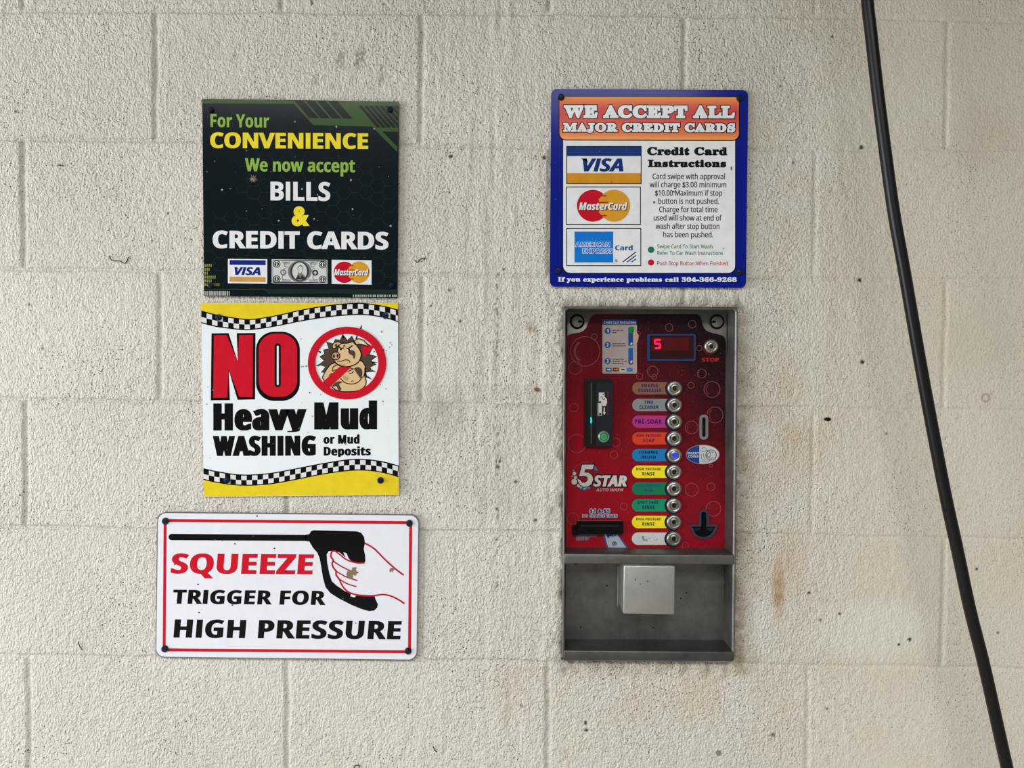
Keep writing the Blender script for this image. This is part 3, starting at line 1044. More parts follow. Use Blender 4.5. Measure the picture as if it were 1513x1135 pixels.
for (uf, lf, xs, ph) in ((up_t, lo_t, xs_t, 0), (up_b, lo_b, xs_b, 0)):
    p = Part('chequered_band', s2, F2, S_FRONT)
    p.fill([(x, uf(x)) for x in xs] + [(x, lf(x)) for x in xs[::-1]], BLACK, 2)
    x, k = xs[0], ph
    while x < xs[-1] - 3:
        x1 = min(x + 30.2, xs[-1])
        for row in range(2):
            if (row + k) % 2 == 1:
                f0, f1 = .10 + row * .40, .10 + row * .40 + .40
                q = []
                for (xx, f) in ((x, f0), ((x + x1) / 2, f0), (x1, f0), (x1, f1), ((x + x1) / 2, f1), (x, f1)):
                    q.append((xx, uf(xx) + f * (lf(xx) - uf(xx))))
                p.fill(q, CHECK, 3)
        x, k = x + 30.2, k + 1
    p.done()
REDL = mat((206, 26, 46))
N_ = [(92, 204), (176, 203), (233, 360), (233, 203), (324, 202), (322, 560), (236, 562), (181, 400), (181, 564), (88, 565)]
def out_ring(x0, y0, x1, y1, r):
    return rrect(x0, y0, x1, y1, r, 10)
p = Part('lettering', s2, F2, S_FRONT)
g = grow(N_, 1, 1)
sgn = 1 if abs(signed(g)) > abs(signed(N_)) else -1
p.fill([(a, b + 2) for a, b in grow(N_, 7 * sgn, 7 * sgn)], BLACK, 1)
p.fill(grow(N_, -7 * sgn, -6 * sgn), REDL, 2)
p.done(label='red black-edged letter N')
p = Part('lettering', s2, F2, S_FRONT)
p.fill([out_ring(334, 190, 579, 577, 100), out_ring(450, 268, 461, 488, 5)], BLACK, 1)
p.fill([out_ring(349, 201, 564, 554, 90), out_ring(438, 255, 473, 500, 16)], REDL, 2)
p.done(label='red black-edged letter O')
for (txt, x0, x1, yt, yb, off, tr) in (('Heavy', 95, 612, 591, 743, (.088, .022), .095), ('Mud', 659, 1011, 585, 737, (.088, .022), .095), ('WASHING', 95, 668, 773, 885, (.085, .022), .09),
                                       ('or Mud', 711, 913, 768, 817, (.065, .018), .06), ('Deposits', 712, 976, 834, 883, (.065, .018), .06)):
    p = Part('lettering', s2, F2, S_FRONT, slope=-.004)
    p.text(txt, 'bold', x0, x1, yt, yb, BLACK, 1, off=off, track=tr, desc=.22 if txt == 'Heavy' else .5)
    p.done()
# emblem: pig in a barred ring; drawn in the frame of a closer view
FP = (400, 480, 7.565)
emb = Part('pig_emblem', s2, FP, S_FRONT)
MUD, TAN, TAN2, SNOUT = mat((84, 68, 58)), mat((224, 192, 142)), mat((198, 158, 112)), mat((204, 158, 122))
r = random.Random(12)
sp = []
for i in range(40):
    a = 2 * PI * i / 40
    rr = r.uniform(1.10, 1.24) if i % 2 else r.uniform(.94, 1.0)
    sp.append((858 + 272 * rr * math.cos(a), 400 + 240 * rr * math.sin(a)))
emb.fill([(858 + (x - 858) * 1.015, 400 + (y - 400) * 1.015) for x, y in sp], BLACK, 1)
emb.fill([(858 + (x - 858) * .985, 400 + (y - 400) * .985) for x, y in sp], MUD, 2)
for x0, y0, x1, y1 in ((815, 150, 805, 105), (955, 160, 972, 105), (560, 310, 525, 290), (545, 455, 505, 452), (1150, 300, 1165, 300), (1130, 420, 1190, 420), (1130, 515, 1175, 520), (1080, 580, 1130, 612), (1005, 45, 1020, 0)):
    emb.stroke([(x0, y0), (x1, y1)], 22, BLACK, 2, w1=4)
emb.fill([[(480, 690), (1200, 690), (1200, 640), (1110, 590), (480, 590)]], mat((229, 235, 240), 0.35, wear=.03), 2)
# bar behind the head
emb.fill([(1010, 270), (1075, 205), (1160, 250), (1040, 360)], REDL, 3)
body = curve([(700, 430), (640, 480), (590, 560), (583, 600), (620, 640), (680, 660), (690, 700), (760, 740), (870, 748), (980, 735), (1050, 690), (1068, 630), (1050, 570), (1062, 500), (1045, 440), (1005, 400), (900, 380)], 5, True)
emb.fill(body, TAN, 3)
emb.stroke(body, 11, BLACK, 4, closed=True)
emb.fill(curve([(935, 490), (990, 475), (1025, 520), (1010, 600), (975, 560)], 5, True), MUD, 4)
emb.fill(curve([(690, 690), (720, 650), (770, 630), (800, 645), (765, 665), (790, 720), (760, 735), (735, 690)], 5, True), MUD, 4)
emb.fill(curve([(810, 570), (870, 590), (860, 625), (820, 610)], 5, True), TAN2, 4)
emb.stroke(curve([(780, 600), (830, 645), (900, 662), (970, 645), (1015, 600)], 5), 10, BLACK, 5)
emb.stroke(curve([(900, 635), (912, 625), (925, 637)], 4), 7, BLACK, 5)
emb.stroke(curve([(690, 520), (700, 470), (740, 455)], 5), 8, BLACK, 5)
emb.stroke(curve([(690, 520), (760, 490), (840, 480), (920, 490)], 5), 8, BLACK, 5)
emb.stroke(curve([(650, 570), (680, 545), (720, 540)], 5), 8, BLACK, 5)
emb.stroke(curve([(860, 525), (900, 505), (935, 490)], 5), 9, BLACK, 5)
emb.stroke(curve([(875, 545), (905, 540), (930, 520)], 5), 9, BLACK, 5)
emb.stroke(curve([(1010, 600), (1045, 560), (1052, 480)], 5), 8, BLACK, 5)
emb.fill([(690, 470), (725, 420), (735, 470)], TAN2, 4)
# lower bar in front of the body
emb.fill([(770, 470), (905, 470), (640, 720), (560, 660)], REDL, 6)
ear_l = curve([(760, 230), (712, 265), (690, 245), (705, 205), (750, 192), (790, 205)], 5, True)
ear_r = curve([(930, 190), (975, 158), (1030, 170), (1070, 205), (1088, 240), (1040, 225), (990, 215), (955, 225)], 5, True)
head = curve([(760, 240), (790, 210), (860, 205), (930, 190), (965, 235), (1005, 300), (1010, 350), (985, 410), (930, 450), (860, 468), (780, 460), (730, 430), (710, 390), (745, 300)], 6, True)
for e_ in (ear_l, ear_r):
    emb.fill(e_, TAN, 7)
    emb.stroke(e_, 10, BLACK, 8, closed=True)
emb.fill(head, TAN, 7)
emb.stroke(head, 11, BLACK, 8, closed=True)
emb.fill(curve([(715, 225), (745, 212), (735, 250)], 4, True), MUD, 9)
emb.fill(curve([(985, 185), (1030, 190), (1060, 222), (1010, 205)], 4, True), WHITE, 9)
sn = arc(728, 348, 46, 44, n=24)
emb.fill(sn, SNOUT, 9)
emb.stroke(sn, 10, BLACK, 10, closed=True)
emb.fill(arc(708, 352, 11, 19), BLACK, 10)
emb.fill(arc(750, 346, 11, 20), BLACK, 10)
emb.fill(curve([(870, 290), (920, 285), (948, 320), (935, 385), (915, 345), (880, 325)], 5, True), MUD, 9)
for (a, b, c_) in (((755, 240), (790, 262), (820, 258)), ((845, 268), (875, 260), (915, 232))):
    emb.stroke(curve([a, b, c_], 5), 13, BLACK, 10)
for cx in (785, 878):
    emb.fill(arc(cx, 278, 22, 13), WHITE, 9)
    emb.fill(arc(cx, 277, 12, 11), BLACK, 10)
emb.stroke(curve([(745, 405), (790, 408), (830, 392), (870, 398), (890, 420)], 5), 9, BLACK, 10)
emb.stroke(curve([(815, 245), (822, 225), (835, 245)], 4), 7, BLACK, 10)
emb.stroke(curve([(720, 410), (760, 445), (830, 450)], 5), 7, BLACK, 10)
emb.fill([arc(855, 428, 438, 406, n=72), arc(852, 428, 352, 326, n=72)], REDL, 11)
for (x, y, q) in ((345, 468, 7), (365, 466, 7), (400, 462, 9), (1262, 280, 8), (1294, 290, 6), (1330, 250, 5), (1355, 225, 6), (1242, 78, 9), (1225, 670, 6), (1290, 712, 6), (437, 757, 9), (560, 780, 6), (755, 780, 8)):
    emb.fill(arc(x, y, q, q * .8, n=8), BLACK, 12)
emb.done(label='pig inside a red barred ring')
p = Part('dirt_specks', s2, F2, S_FRONT)
flecks(p, 50, 180, 1100, 900, 70, mat((120, 124, 126)), 3, 5, 8)
flecks(p, 50, 960, 1110, 1100, 12, mat((120, 104, 50)), 3, 4, 9)
p.done()
for (x, y, a) in ((125, 110, 40), (1057, 100, 10), (172, 1020, 120), (1030, 1021, 30)):
    screw(s2, F2, x, y, 18, (26, 42, 72), a)

# ---------------------------------------------------------------- sign 3: squeeze trigger
F3 = (225, 750, 3.7825)
s3 = thing('metal_sign', 'wide white red-bordered sign with a spray gun picture reading SQUEEZE TRIGGER', 'sign', at(425, 973, S_BACK))
p = Part('panel', s3, F3, S_FRONT)
out3 = quad_round([(28, 26), (1492, 40), (1481, 855), (17, 838)], 48)
p.prism(out3, mat((112, 112, 116), .4), S_FRONT, S_BACK, mat((60, 60, 62)))
p.fill(quad_round([(33, 31), (1487, 45), (1476, 850), (22, 833)], 46), mat((226, 228, 238), .35, wear=.04), 1)
p.done()
p = Part('printed_border', s3, F3, S_FRONT)
def ring4(c, r, w):
    inner = [(c[0][0] + w, c[0][1] + w), (c[1][0] - w, c[1][1] + w), (c[2][0] - w, c[2][1] - w), (c[3][0] + w, c[3][1] - w)]
    return [quad_round(c, r), quad_round(inner, max(2, r - w))]
p.fill(ring4([(64, 64), (1453, 76), (1446, 815), (58, 804)], 32, 17), REDL, 2)
p.done()
for (txt, x0, x1, yt, yb, m, sl, tr) in (('SQUEEZE', 102, 905, 257, 369, REDL, .006, .02), ('TRIGGER FOR', 112, 975, 459, 538, BLACK, .008, .03), ('HIGH PRESSURE', 118, 1396, 625, 727, BLACK, .008, .03)):
    p = Part('lettering', s3, F3, S_FRONT, slope=sl)
    p.text(txt, 'bold', x0, x1 - 10, yt, yb, m, 2, off=(.034, .010), shear=.085, track=tr)
    p.done()
gun = [(853, 153), (878, 148), (888, 132), (903, 127), (1145, 133), (1168, 142), (1184, 165), (1189, 200), (1182, 230), (1190, 270), (1191, 300), (1184, 312), (1150, 308), (1110, 298), (1098, 285), (1085, 255), (1068, 250), (1080, 280), (1045, 250), (1010, 241), (985, 245), (975, 262),
       (978, 310), (990, 370), (1004, 412), (1030, 436), (1078, 468), (1140, 490), (1243, 497), (1247, 512), (1261, 540), (1257, 560), (1240, 576), (1212, 580), (1165, 566), (1110, 543), (1040, 507), (995, 478), (968, 445), (953, 390), (944, 330), (934, 280), (922, 252), (900, 228), (883, 200), (878, 190), (853, 187)]
p = Part('spray_gun_picture', s3, F3, S_FRONT)
p.fill(gun, BLACK, 2)
p.fill([(860, 153), (860, 187)] + [(108, 183)] + arc(109, 165, 18, 18, 90, 270, 12) + [(108, 147)], BLACK, 2)
p.fill([(1110, 482), (1122, 478), (1142, 490), (1130, 502), (1108, 496)], WHITE, 3)
hand_r = mat((190, 24, 52))
for pts, w in (([(1188, 199), (1240, 230), (1300, 290), (1355, 340), (1405, 378)], 9), ([(1003, 245), (998, 272), (1012, 296), (1005, 312), (1012, 336), (1026, 354), (1028, 378), (1046, 402), (1056, 426), (1076, 455), (1100, 474), (1150, 489), (1230, 493), (1290, 486), (1340, 497), (1385, 520), (1409, 537)], 9),
               ([(1003, 246), (1022, 244), (1052, 266), (1076, 285), (1106, 300), (1150, 310), (1187, 309)], 8), ([(1009, 298), (1050, 325), (1100, 350), (1152, 364)], 7), ([(1026, 354), (1080, 386), (1146, 408)], 7), ([(1050, 403), (1090, 426), (1141, 442)], 7)):
    p.stroke(curve(pts, 5), w, hand_r, 4)
p.done(label='black spray gun held by a red outlined hand')
p = Part('dried_splat', s3, F3, S_FRONT)
SPL = mat((140, 122, 98))
p.fill([(1085, 370), (1095, 350), (1115, 352), (1118, 335), (1142, 333), (1138, 350), (1145, 362), (1136, 382), (1122, 374), (1120, 396), (1100, 400), (1088, 385)], SPL, 5)
p.done()
p = Part('dried_splat', s3, F3, S_FRONT)
p.fill([(1324, 352), (1332, 338), (1350, 336), (1358, 345), (1345, 352), (1345, 364), (1336, 352), (1332, 366)], SPL, 5)
p.done()
p = Part('dirt_specks', s3, F3, S_FRONT)
flecks(p, 50, 60, 1440, 800, 46, mat((110, 110, 112)), 3, 5, 21)
for x, y in ((126, 318), (462, 203), (748, 355), (448, 545), (262, 587), (256, 429), (683, 228), (586, 48)):
    p.fill(arc(x, y, 5, 4, n=8), BLACK, 4)
p.done()
for (x, y, a) in ((73, 76, 0), (1437, 88, 135), (70, 790, 20), (1430, 802, 120)):
    screw(s3, F3, x, y, 19, (40, 48, 54), a)

# ---------------------------------------------------------------- sign 4: all major credit cards
F4 = (805, 125, 3.7226)
s4 = thing('metal_sign', 'square blue-bordered sign with orange header reading WE ACCEPT ALL MAJOR CREDIT CARDS', 'sign', at(960, 424, S_BACK))
p = Part('panel', s4, F4, S_FRONT)
p.prism(quad_round([(35, 24), (1119, 30), (1106, 1119), (27, 1112)], 32), mat((12, 28, 138), .14, wear=.10), S_FRONT, S_BACK, mat((30, 36, 80)))
p.done()
p = Part('white_field', s4, F4, S_FRONT)
p.fill(rrect(95, 290, 1052, 1042, (0, 0, 42, 42)), mat((8, 12, 40)), 1)
p.fill(rrect(101, 290, 1046, 1036, (0, 0, 38, 38)), WHITE, 2)
p.done()
def gradient(stops, z0, z1, rough=.4):
    m = bpy.data.materials.new('printed_gradient')
    m.use_nodes = True
    n, l = m.node_tree.nodes, m.node_tree.links
    b = n['Principled BSDF']
    b.inputs['Roughness'].default_value = rough
    tc = n.new('ShaderNodeTexCoord'); sp_ = n.new('ShaderNodeSeparateXYZ'); mr = n.new('ShaderNodeMapRange'); rp = n.new('ShaderNodeValToRGB')
    l.new(tc.outputs['Object'], sp_.inputs[0]); l.new(sp_.outputs['Z'], mr.inputs['Value'])
    mr.inputs['From Min'].default_value, mr.inputs['From Max'].default_value = z0, z1
    l.new(mr.outputs[0], rp.inputs[0])
    while len(rp.color_ramp.elements) < len(stops):
        rp.color_ramp.elements.new(.5)
    for e, (q, c) in zip(rp.color_ramp.elements, stops):
        e.position, e.color = q, rgb(c)
    l.new(rp.outputs[0], b.inputs['Base Color'])
    return m
zt = at(960, 143, S_FRONT).z - s4.location.z
zb = at(960, 207, S_FRONT).z - s4.location.z
HEAD = gradient([(0, (236, 158, 66)), (.12, (224, 116, 46)), (.30, (214, 84, 44)), (.55, (200, 40, 40)), (.72, (206, 52, 40)), (.88, (222, 108, 44)), (1, (236, 150, 60))], zb, zt)
p = Part('header_banner', s4, F4, S_FRONT)
p.fill(rrect(76, 63, 1072, 308, (22, 22, 40, 40), k=.002), mat((20, 16, 30)), 3)
p.fill(rrect(81, 68, 1067, 303, (19, 19, 36, 36), k=.002), HEAD, 4)
p.done()
SLABO = (.052, .075)
for (txt, x0, x1, yt, yb) in (('WE ACCEPT ALL', 104, 1045, 114, 184), ('MAJOR CREDIT CARDS', 100, 1047, 212, 260)):
    p = Part('lettering', s4, F4, S_FRONT, slope=.003)
    p.lettering_with_edge(txt, 'slab', x0, x1, yt, yb, WHITE, BLACK, 5, 5, off=SLABO, track=.05)
    p.done(label='white slab letters with black edges')
VB, VG = mat((16, 52, 124)), mat((214, 150, 40))
p = Part('card_logo', s4, F4, S_FRONT)
p.fill(rrect(118, 338, 532, 548, 0), BLACK, 3)
p.fill(rrect(123, 343, 527, 543, 0), WHITE, 4)
p.fill(rrect(123, 343, 527, 394, 0), VB, 5)
p.fill(rrect(123, 488, 527, 543, 0), VG, 5)
p.text('VISA', 'italic', 208, 432, 407, 479, VB, 5, off=(.03, .012))
p.fill([(196, 407), (228, 407), (240, 432), (218, 418)], VB, 5)
p.done(label='blue and gold card logo')
p = Part('card_logo', s4, F4, S_FRONT)
p.fill(rrect(116, 561, 528, 772, 0), BLACK, 3)
p.fill(rrect(121, 566, 523, 767, 0), WHITE, 4)
card_circles(p, 264, 381, 667, 88, 5)
p.text('MasterCard', 'italic', 191, 457, 654, 694, mat((90, 30, 20)), 8, off=(.02, .01))
p.text('MasterCard', 'italic', 187, 453, 650, 690, WHITE, 9, off=(.02, .01))
p.done(label='red and gold two-circle card logo')
p = Part('card_logo', s4, F4, S_FRONT)
AX = mat((24, 122, 214))
p.fill(rrect(118, 789, 530, 999, 0), BLACK, 3)
p.fill(rrect(123, 794, 525, 994, 0), WHITE, 4)
p.fill(rrect(163, 809, 376, 979, 0), AX, 5)
p.lettering_with_edge('AMERICAN', 'bold', 169, 357, 868, 892, AX, WHITE, 2.2, 6, off=(.01, .0), track=.06)
p.lettering_with_edge('EXPRESS', 'bold', 208, 372, 904, 928, AX, WHITE, 2.2, 6, off=(.01, .0), track=.06)
p.text('Card', 'bold', 386, 483, 885, 912, mat((28, 70, 150)), 5, off=(.02, .01))
for i, c in enumerate(((20, 30, 80), (20, 60, 130), (30, 100, 90))):
    p.stroke([(428 + i * 24, 977), (501, 921 + i * 19)], 6, mat(c), 5)
p.fill([arc(392, 970, 8, 8, n=16), arc(392, 970, 6, 6, n=16)], NAVY, 5)
p.text('R', 'bold', 389, 396, 966, 974, NAVY, 5)
p.done(label='blue square card logo')
for (txt, x0, x1, yt, yb) in (('Credit Card', 562, 1003, 344, 389), ('Instructions', 566, 997, 413, 455)):
    p = Part('lettering', s4, F4, S_FRONT, slope=.002)
    p.text(txt, 'slab', x0, x1, yt, yb, BLACK, 3, off=(.05, .06), track=.05)
    p.done()
p = Part('instruction_text', s4, F4, S_FRONT, slope=.002)
for (txt, x0, x1, yb) in (('Card swipe with approval', 592, 990, 520), ('will charge $3.00 minimum', 576, 998, 565), ('$10.00 Maximum if stop', 606, 975, 611), ('button is not pushed.', 624, 957, 656), ('Charge for total time', 628, 950, 702),
                          ('used will show at end of', 598, 973, 748), ('wash after stop button', 609, 960, 794), ('has been pushed.', 651, 925, 840)):
    p.text(txt, 'plain', x0, x1, yb - 30, yb, mat((34, 34, 38)), 3, off=(.018, .012), res=3)
p.done()
GRN, RDD = mat((34, 130, 76)), mat((196, 34, 56))
p = Part('instruction_text', s4, F4, S_FRONT, slope=.002)
p.fill(arc(584, 909, 18, 18), GRN, 3)
p.text('Swipe Card To Start Wash', 'plain', 618, 922, 880, 901, mat((50, 124, 84)), 3, off=(.014, .010), res=3)
p.text('Refer To Car Wash Instructions', 'plain', 618, 980, 916, 937, mat((50, 124, 84)), 3, off=(.014, .010), res=3)
p.done(label='green lines beside a green dot')
p = Part('instruction_text', s4, F4, S_FRONT, slope=.002)
p.fill(arc(584, 979, 17, 17), RDD, 3)
p.text('Push Stop Button When Finished', 'plain', 618, 1005, 972, 994, mat((190, 44, 62)), 3, off=(.014, .010), res=3)
p.done(label='red line beside a red dot')
p = Part('lettering', s4, F4, S_FRONT, slope=.002)
p.text('If you experience problems call 304-366-9268', 'slab', 72, 1055, 1059, 1084, WHITE, 3, off=(.035, .035), track=.04, res=4)
p.done()
p = Part('dirt_specks', s4, F4, S_FRONT)
flecks(p, 45, 40, 1090, 1100, 36, mat((110, 112, 120)), 8, 4, 31)
p.fill(arc(600, 648, 5, 8, n=8), mat((100, 90, 80)), 8)
p.fill(arc(1025, 462, 4, 12, n=8), mat((90, 90, 95)), 8)
p.stroke([(700, 592), (708, 588), (712, 594)], 5, BLACK, 8)
p.done()
for (x, y, a) in ((90, 70, 0), (1072, 76, 70), (74, 1026, 45), (1070, 1034, 10)):
    screw(s4, F4, x, y, 18, (34, 42, 60), a)

# ================================================================== PAYMENT BOX
FB = (0, 0, 1.0)
Y_RIM, Y_PLATE = -0.010, 0.036
box = thing('payment_box', 'stainless steel wash payment box with red panel set into the wall', 'payment machine', at(958, 978, Y_RIM))
ST, ST_IN = steel((128, 128, 126), .46), steel((116, 116, 113), .46, (60, 6, 6), .45)
c_out = [(832.5, 452.5), (1091, 453.5), (1086, 979.5), (830.5, 977.5)]
def inset(c, w):
    return [(c[0][0] + w, c[0][1] + w), (c[1][0] - w, c[1][1] + w), (c[2][0] - w, c[2][1] - w), (c[3][0] + w, c[3][1] - w)]
p = Part('housing', box, FB, Y_RIM)
loops = [(quad_round(c_out, 8, 6), .07), (quad_round(c_out, 8, 6), Y_RIM + .002), (quad_round(inset(c_out, .6), 7.6, 6), Y_RIM + .0006), (quad_round(inset(c_out, 1.6), 6.8, 6), Y_RIM), (quad_round(inset(c_out, 3.0), 6, 6), Y_RIM + .0004),
         (quad_round(inset(c_out, 4.2), 5, 6), Y_RIM + .002), (quad_round(inset(c_out, 4.2), 5, 6), .07)]
n = len(loops[0][0])
vs = []
for lp, y in loops:
    vs += [p.P(a, b, 0, y) for a, b in lp]
fs = [(q * n + i, q * n + (i + 1) % n, (q + 1) * n + (i + 1) % n, (q + 1) * n + i) for q in range(len(loops) - 1) for i in range(n)]
p.add(vs, fs, ST)
p.add([vs[i + (len(loops) - 1) * n] for i in range(n)], [tuple(range(n))], ST_IN)
p.done(smooth=True)

def slab(name, c, y0, y1, m, bev=.0012, parent=None, label=None):
    """box whose front outline is the quad c at depth y0, edges rounded"""
    q = Part(name, box, FB, y0, parent)
    vs = [q.P(a, b, 0, y0) for a, b in c] + [q.P(a, b, 0, y1) for a, b in c]
    q.add(vs, [(0, 1, 2, 3)[::-1], (4, 5, 6, 7), (0, 1, 5, 4), (1, 2, 6, 5), (2, 3, 7, 6), (3, 0, 4, 7)], m)
    o = link_mesh(name, q.V, q.F, q.M, q.I, q.parent)
    bm = bmesh.new(); bm.from_mesh(o.data)
    bmesh.ops.recalc_face_normals(bm, faces=bm.faces)
    if bev:
        bmesh.ops.bevel(bm, geom=bm.edges[:] , offset=bev, segments=3, profile=.5, affect='EDGES', clamp_overlap=True)
        for f in bm.faces:
            f.smooth = True
        for e in bm.edges:
            if len(e.link_faces) == 2 and e.calc_face_angle(0) > math.radians(40):
                e.smooth = False
    bm.to_mesh(o.data); bm.free()
    if label:
        o['label'] = label
    return o

def back_quad(x0, y0, x1, y1):
    return [(x0, y0), (x1, y0), (x1, y1), (x0, y1)]

tray_c = [(834.5, 830), (1084, 831), (1082.5, 968), (834, 966)]
slab('tray_back', [(836, 815), (1083, 815), (1082, 968), (835, 968)], .040, .066, ST_IN, 0)
slab('divider_ledge', [(833, 818.5), (1085, 820), (1085, 835), (833, 833.5)], Y_RIM - .0012, .066, steel((116, 115, 112), .46, (60, 6, 6), .4), .0022)
slab('bottom_lip', [(832.5, 961), (1085, 963), (1084.5, 978.3), (832.5, 976.5)], Y_RIM - .0012, .066, steel((98, 98, 97), .48, (60, 6, 6), .45), .0030)
# steel door the red panel is glued to
Y_DOOR = .034
DOOR = steel((132, 130, 122), .46, (6, 6, 6), .3)
slab('door_plate', [(838, 459.5), (1074, 459.5), (1074, 815), (838, 815)], Y_DOOR, .060, DOOR, .0008)
slab('coin_cover', [(921.5, 835.5), (998, 836.5), (997, 909), (920.5, 907.5)], -.018, .042, steel((180, 180, 178), .44, (6, 6, 90), .22), .0024, label='bright square steel coin cover')
q = Part('weld_seam', box, FB, .0385)
for k in range(30):
    q.lathe(913.3 - .03 * k, 838 + k * 1.95, [(1.3, 0), (1.1, .0008), (0, .0013)], steel((170, 170, 168), .35), 8)
q.done(smooth=True)
q = Part('dirt_specks', box, FB, .0398)
for (x, y) in ((851, 834), (897, 865.5), (858, 927), (965.5, 927.5), (1006, 884.5), (1014, 876)):
    q.fill(arc(x, y, 1.2, 1.2, n=10), mat((20, 20, 20)), 0)
q.done()
q = Part('cover_specks', box, FB, -.0183)
for (x, y) in ((939, 857), (957, 859), (946, 863)):
    q.fill(arc(x, y, .9, .9, n=8), mat((30, 28, 26)), 0)
q.done()

# red printed panel
FC = (825, 445, 5.5)               # upper close view
FD = (825, 640, 5.5)               # lower close view
Y_PAN = Y_DOOR - .0008
def c6(x, y):                      # lower view -> upper view
    return (x, y + 195 * 5.5)
out_p = curve([(300, 105), (1130, 105)], 1) + curve([(1130, 105), (1152, 125), (1165, 160), (1178, 205), (1205, 240), (1250, 258), (1320, 275), (1352, 300), (1362, 340)], 4)[1:] + [(1352, 940 + 195 * 5.5), (62, 938 + 195 * 5.5)] + [(66, 300)] + curve([(66, 285), (110, 265), (180, 252), (222, 222), (245, 170), (265, 130), (300, 105)], 4)[:-1]
def panel_material():
    m = bpy.data.materials.new('red_printed_film')
    m.use_nodes = True
    n, l = m.node_tree.nodes, m.node_tree.links
    b = n['Principled BSDF']
    b.inputs['Roughness'].default_value = .24
    b.inputs['Specular IOR Level'].default_value = .14
    tc = n.new('ShaderNodeTexCoord'); sx = n.new('ShaderNodeSeparateXYZ')
    l.new(tc.outputs['Object'], sx.inputs[0])
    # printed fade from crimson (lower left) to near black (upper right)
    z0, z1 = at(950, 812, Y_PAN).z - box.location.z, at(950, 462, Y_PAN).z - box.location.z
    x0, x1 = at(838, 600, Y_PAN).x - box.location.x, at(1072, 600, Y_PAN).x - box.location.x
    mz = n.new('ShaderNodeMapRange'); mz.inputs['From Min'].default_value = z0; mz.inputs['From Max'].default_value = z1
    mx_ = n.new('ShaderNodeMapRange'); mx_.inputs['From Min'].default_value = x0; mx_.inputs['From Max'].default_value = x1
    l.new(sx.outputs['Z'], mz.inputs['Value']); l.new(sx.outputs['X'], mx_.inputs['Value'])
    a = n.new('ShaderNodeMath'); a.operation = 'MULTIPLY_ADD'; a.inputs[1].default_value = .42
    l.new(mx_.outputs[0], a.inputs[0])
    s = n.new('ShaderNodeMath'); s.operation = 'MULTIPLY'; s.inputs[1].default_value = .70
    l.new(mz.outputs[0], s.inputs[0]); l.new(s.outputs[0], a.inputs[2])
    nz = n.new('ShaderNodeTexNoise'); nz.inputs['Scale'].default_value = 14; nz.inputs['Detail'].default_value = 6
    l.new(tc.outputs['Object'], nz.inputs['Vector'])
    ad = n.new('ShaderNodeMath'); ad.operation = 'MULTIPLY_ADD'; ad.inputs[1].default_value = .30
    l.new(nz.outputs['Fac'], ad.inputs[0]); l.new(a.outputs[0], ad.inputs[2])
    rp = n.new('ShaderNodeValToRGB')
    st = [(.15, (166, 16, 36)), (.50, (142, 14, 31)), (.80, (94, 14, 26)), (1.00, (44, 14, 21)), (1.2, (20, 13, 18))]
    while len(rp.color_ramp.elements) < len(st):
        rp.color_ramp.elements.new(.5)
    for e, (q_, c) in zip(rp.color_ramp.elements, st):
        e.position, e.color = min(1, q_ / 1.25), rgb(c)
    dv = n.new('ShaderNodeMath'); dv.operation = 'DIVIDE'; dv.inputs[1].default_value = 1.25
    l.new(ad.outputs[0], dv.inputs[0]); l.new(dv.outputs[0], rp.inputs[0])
    # settled dust
    n2 = n.new('ShaderNodeTexNoise'); n2.inputs['Scale'].default_value = 420; n2.inputs['Detail'].default_value = 3
    l.new(tc.outputs['Object'], n2.inputs['Vector'])
    r2 = n.new('ShaderNodeValToRGB'); r2.color_ramp.elements[0].position = .60; r2.color_ramp.elements[1].position = .80
    r2.color_ramp.elements[1].color = (.45, .45, .45, 1)
    l.new(n2.outputs['Fac'], r2.inputs[0])
    mm = n.new('ShaderNodeMix'); mm.data_type = 'RGBA'
    l.new(r2.outputs[0], mm.inputs[0]); l.new(rp.outputs[0], mm.inputs[6]); mm.inputs[7].default_value = rgb((120, 84, 84))
    l.new(mm.outputs[2], b.inputs['Base Color'])
    return m
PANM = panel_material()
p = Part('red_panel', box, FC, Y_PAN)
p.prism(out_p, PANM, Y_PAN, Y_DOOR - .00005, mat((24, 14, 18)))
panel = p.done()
BUB, BUB2 = mat((146, 80, 84)), mat((108, 42, 50))
bub = [(218, 408, 122), (136, 542, 55), (293, 288, 24), (900, 215, 32), (1088, 188, 32), (765, 572, 46), (780, 615, 22), (660, 612, 28), (1165, 588, 38), (1078, 685, 27), (1248, 718, 67), (1272, 925, 67), (1083, 1027, 54), (1145, 382, 24), (125, 865, 36), (650, 262, 18)]
bub += [(x, y + 195 * 5.5, r_) for x, y, r_ in ((150, 85, 76), (465, 75, 38), (453, 177, 32), (1083, 460, 55), (1240, 436, 33), (1260, 615, 62), (532, 596, 30), (117, 695, 48), (1033, 912, 28), (1240, 265, 15))]
for i, (x, y, r_) in enumerate(bub):
    p = Part('printed_bubble', box, FC, Y_PAN, panel)
    p.fill([arc(x, y, r_, r_, n=36), arc(x, y, r_ - 3.4 - r_ * .012, r_ - 3.4 - r_ * .012, n=36)], BUB, 1 + i % 3)
    if r_ > 35:
        w = r_ * .78
        p.fill(arc(x, y, w, w, 125, 235, 14) + arc(x + r_ * .10, y, w * .92, w * .90, 235, 125, 14), BUB2 if r_ < 100 else mat((132, 62, 68)), 1)
    p.done()
p = Part('dust_specks', box, FC, Y_PAN, panel)
flecks(p, 300, 130, 1330, 640, 50, mat((120, 100, 100)), 4, 4, 41)
flecks(p, 90, 650, 1330, 1990, 70, mat((140, 100, 100)), 4, 3, 42)
p.done()

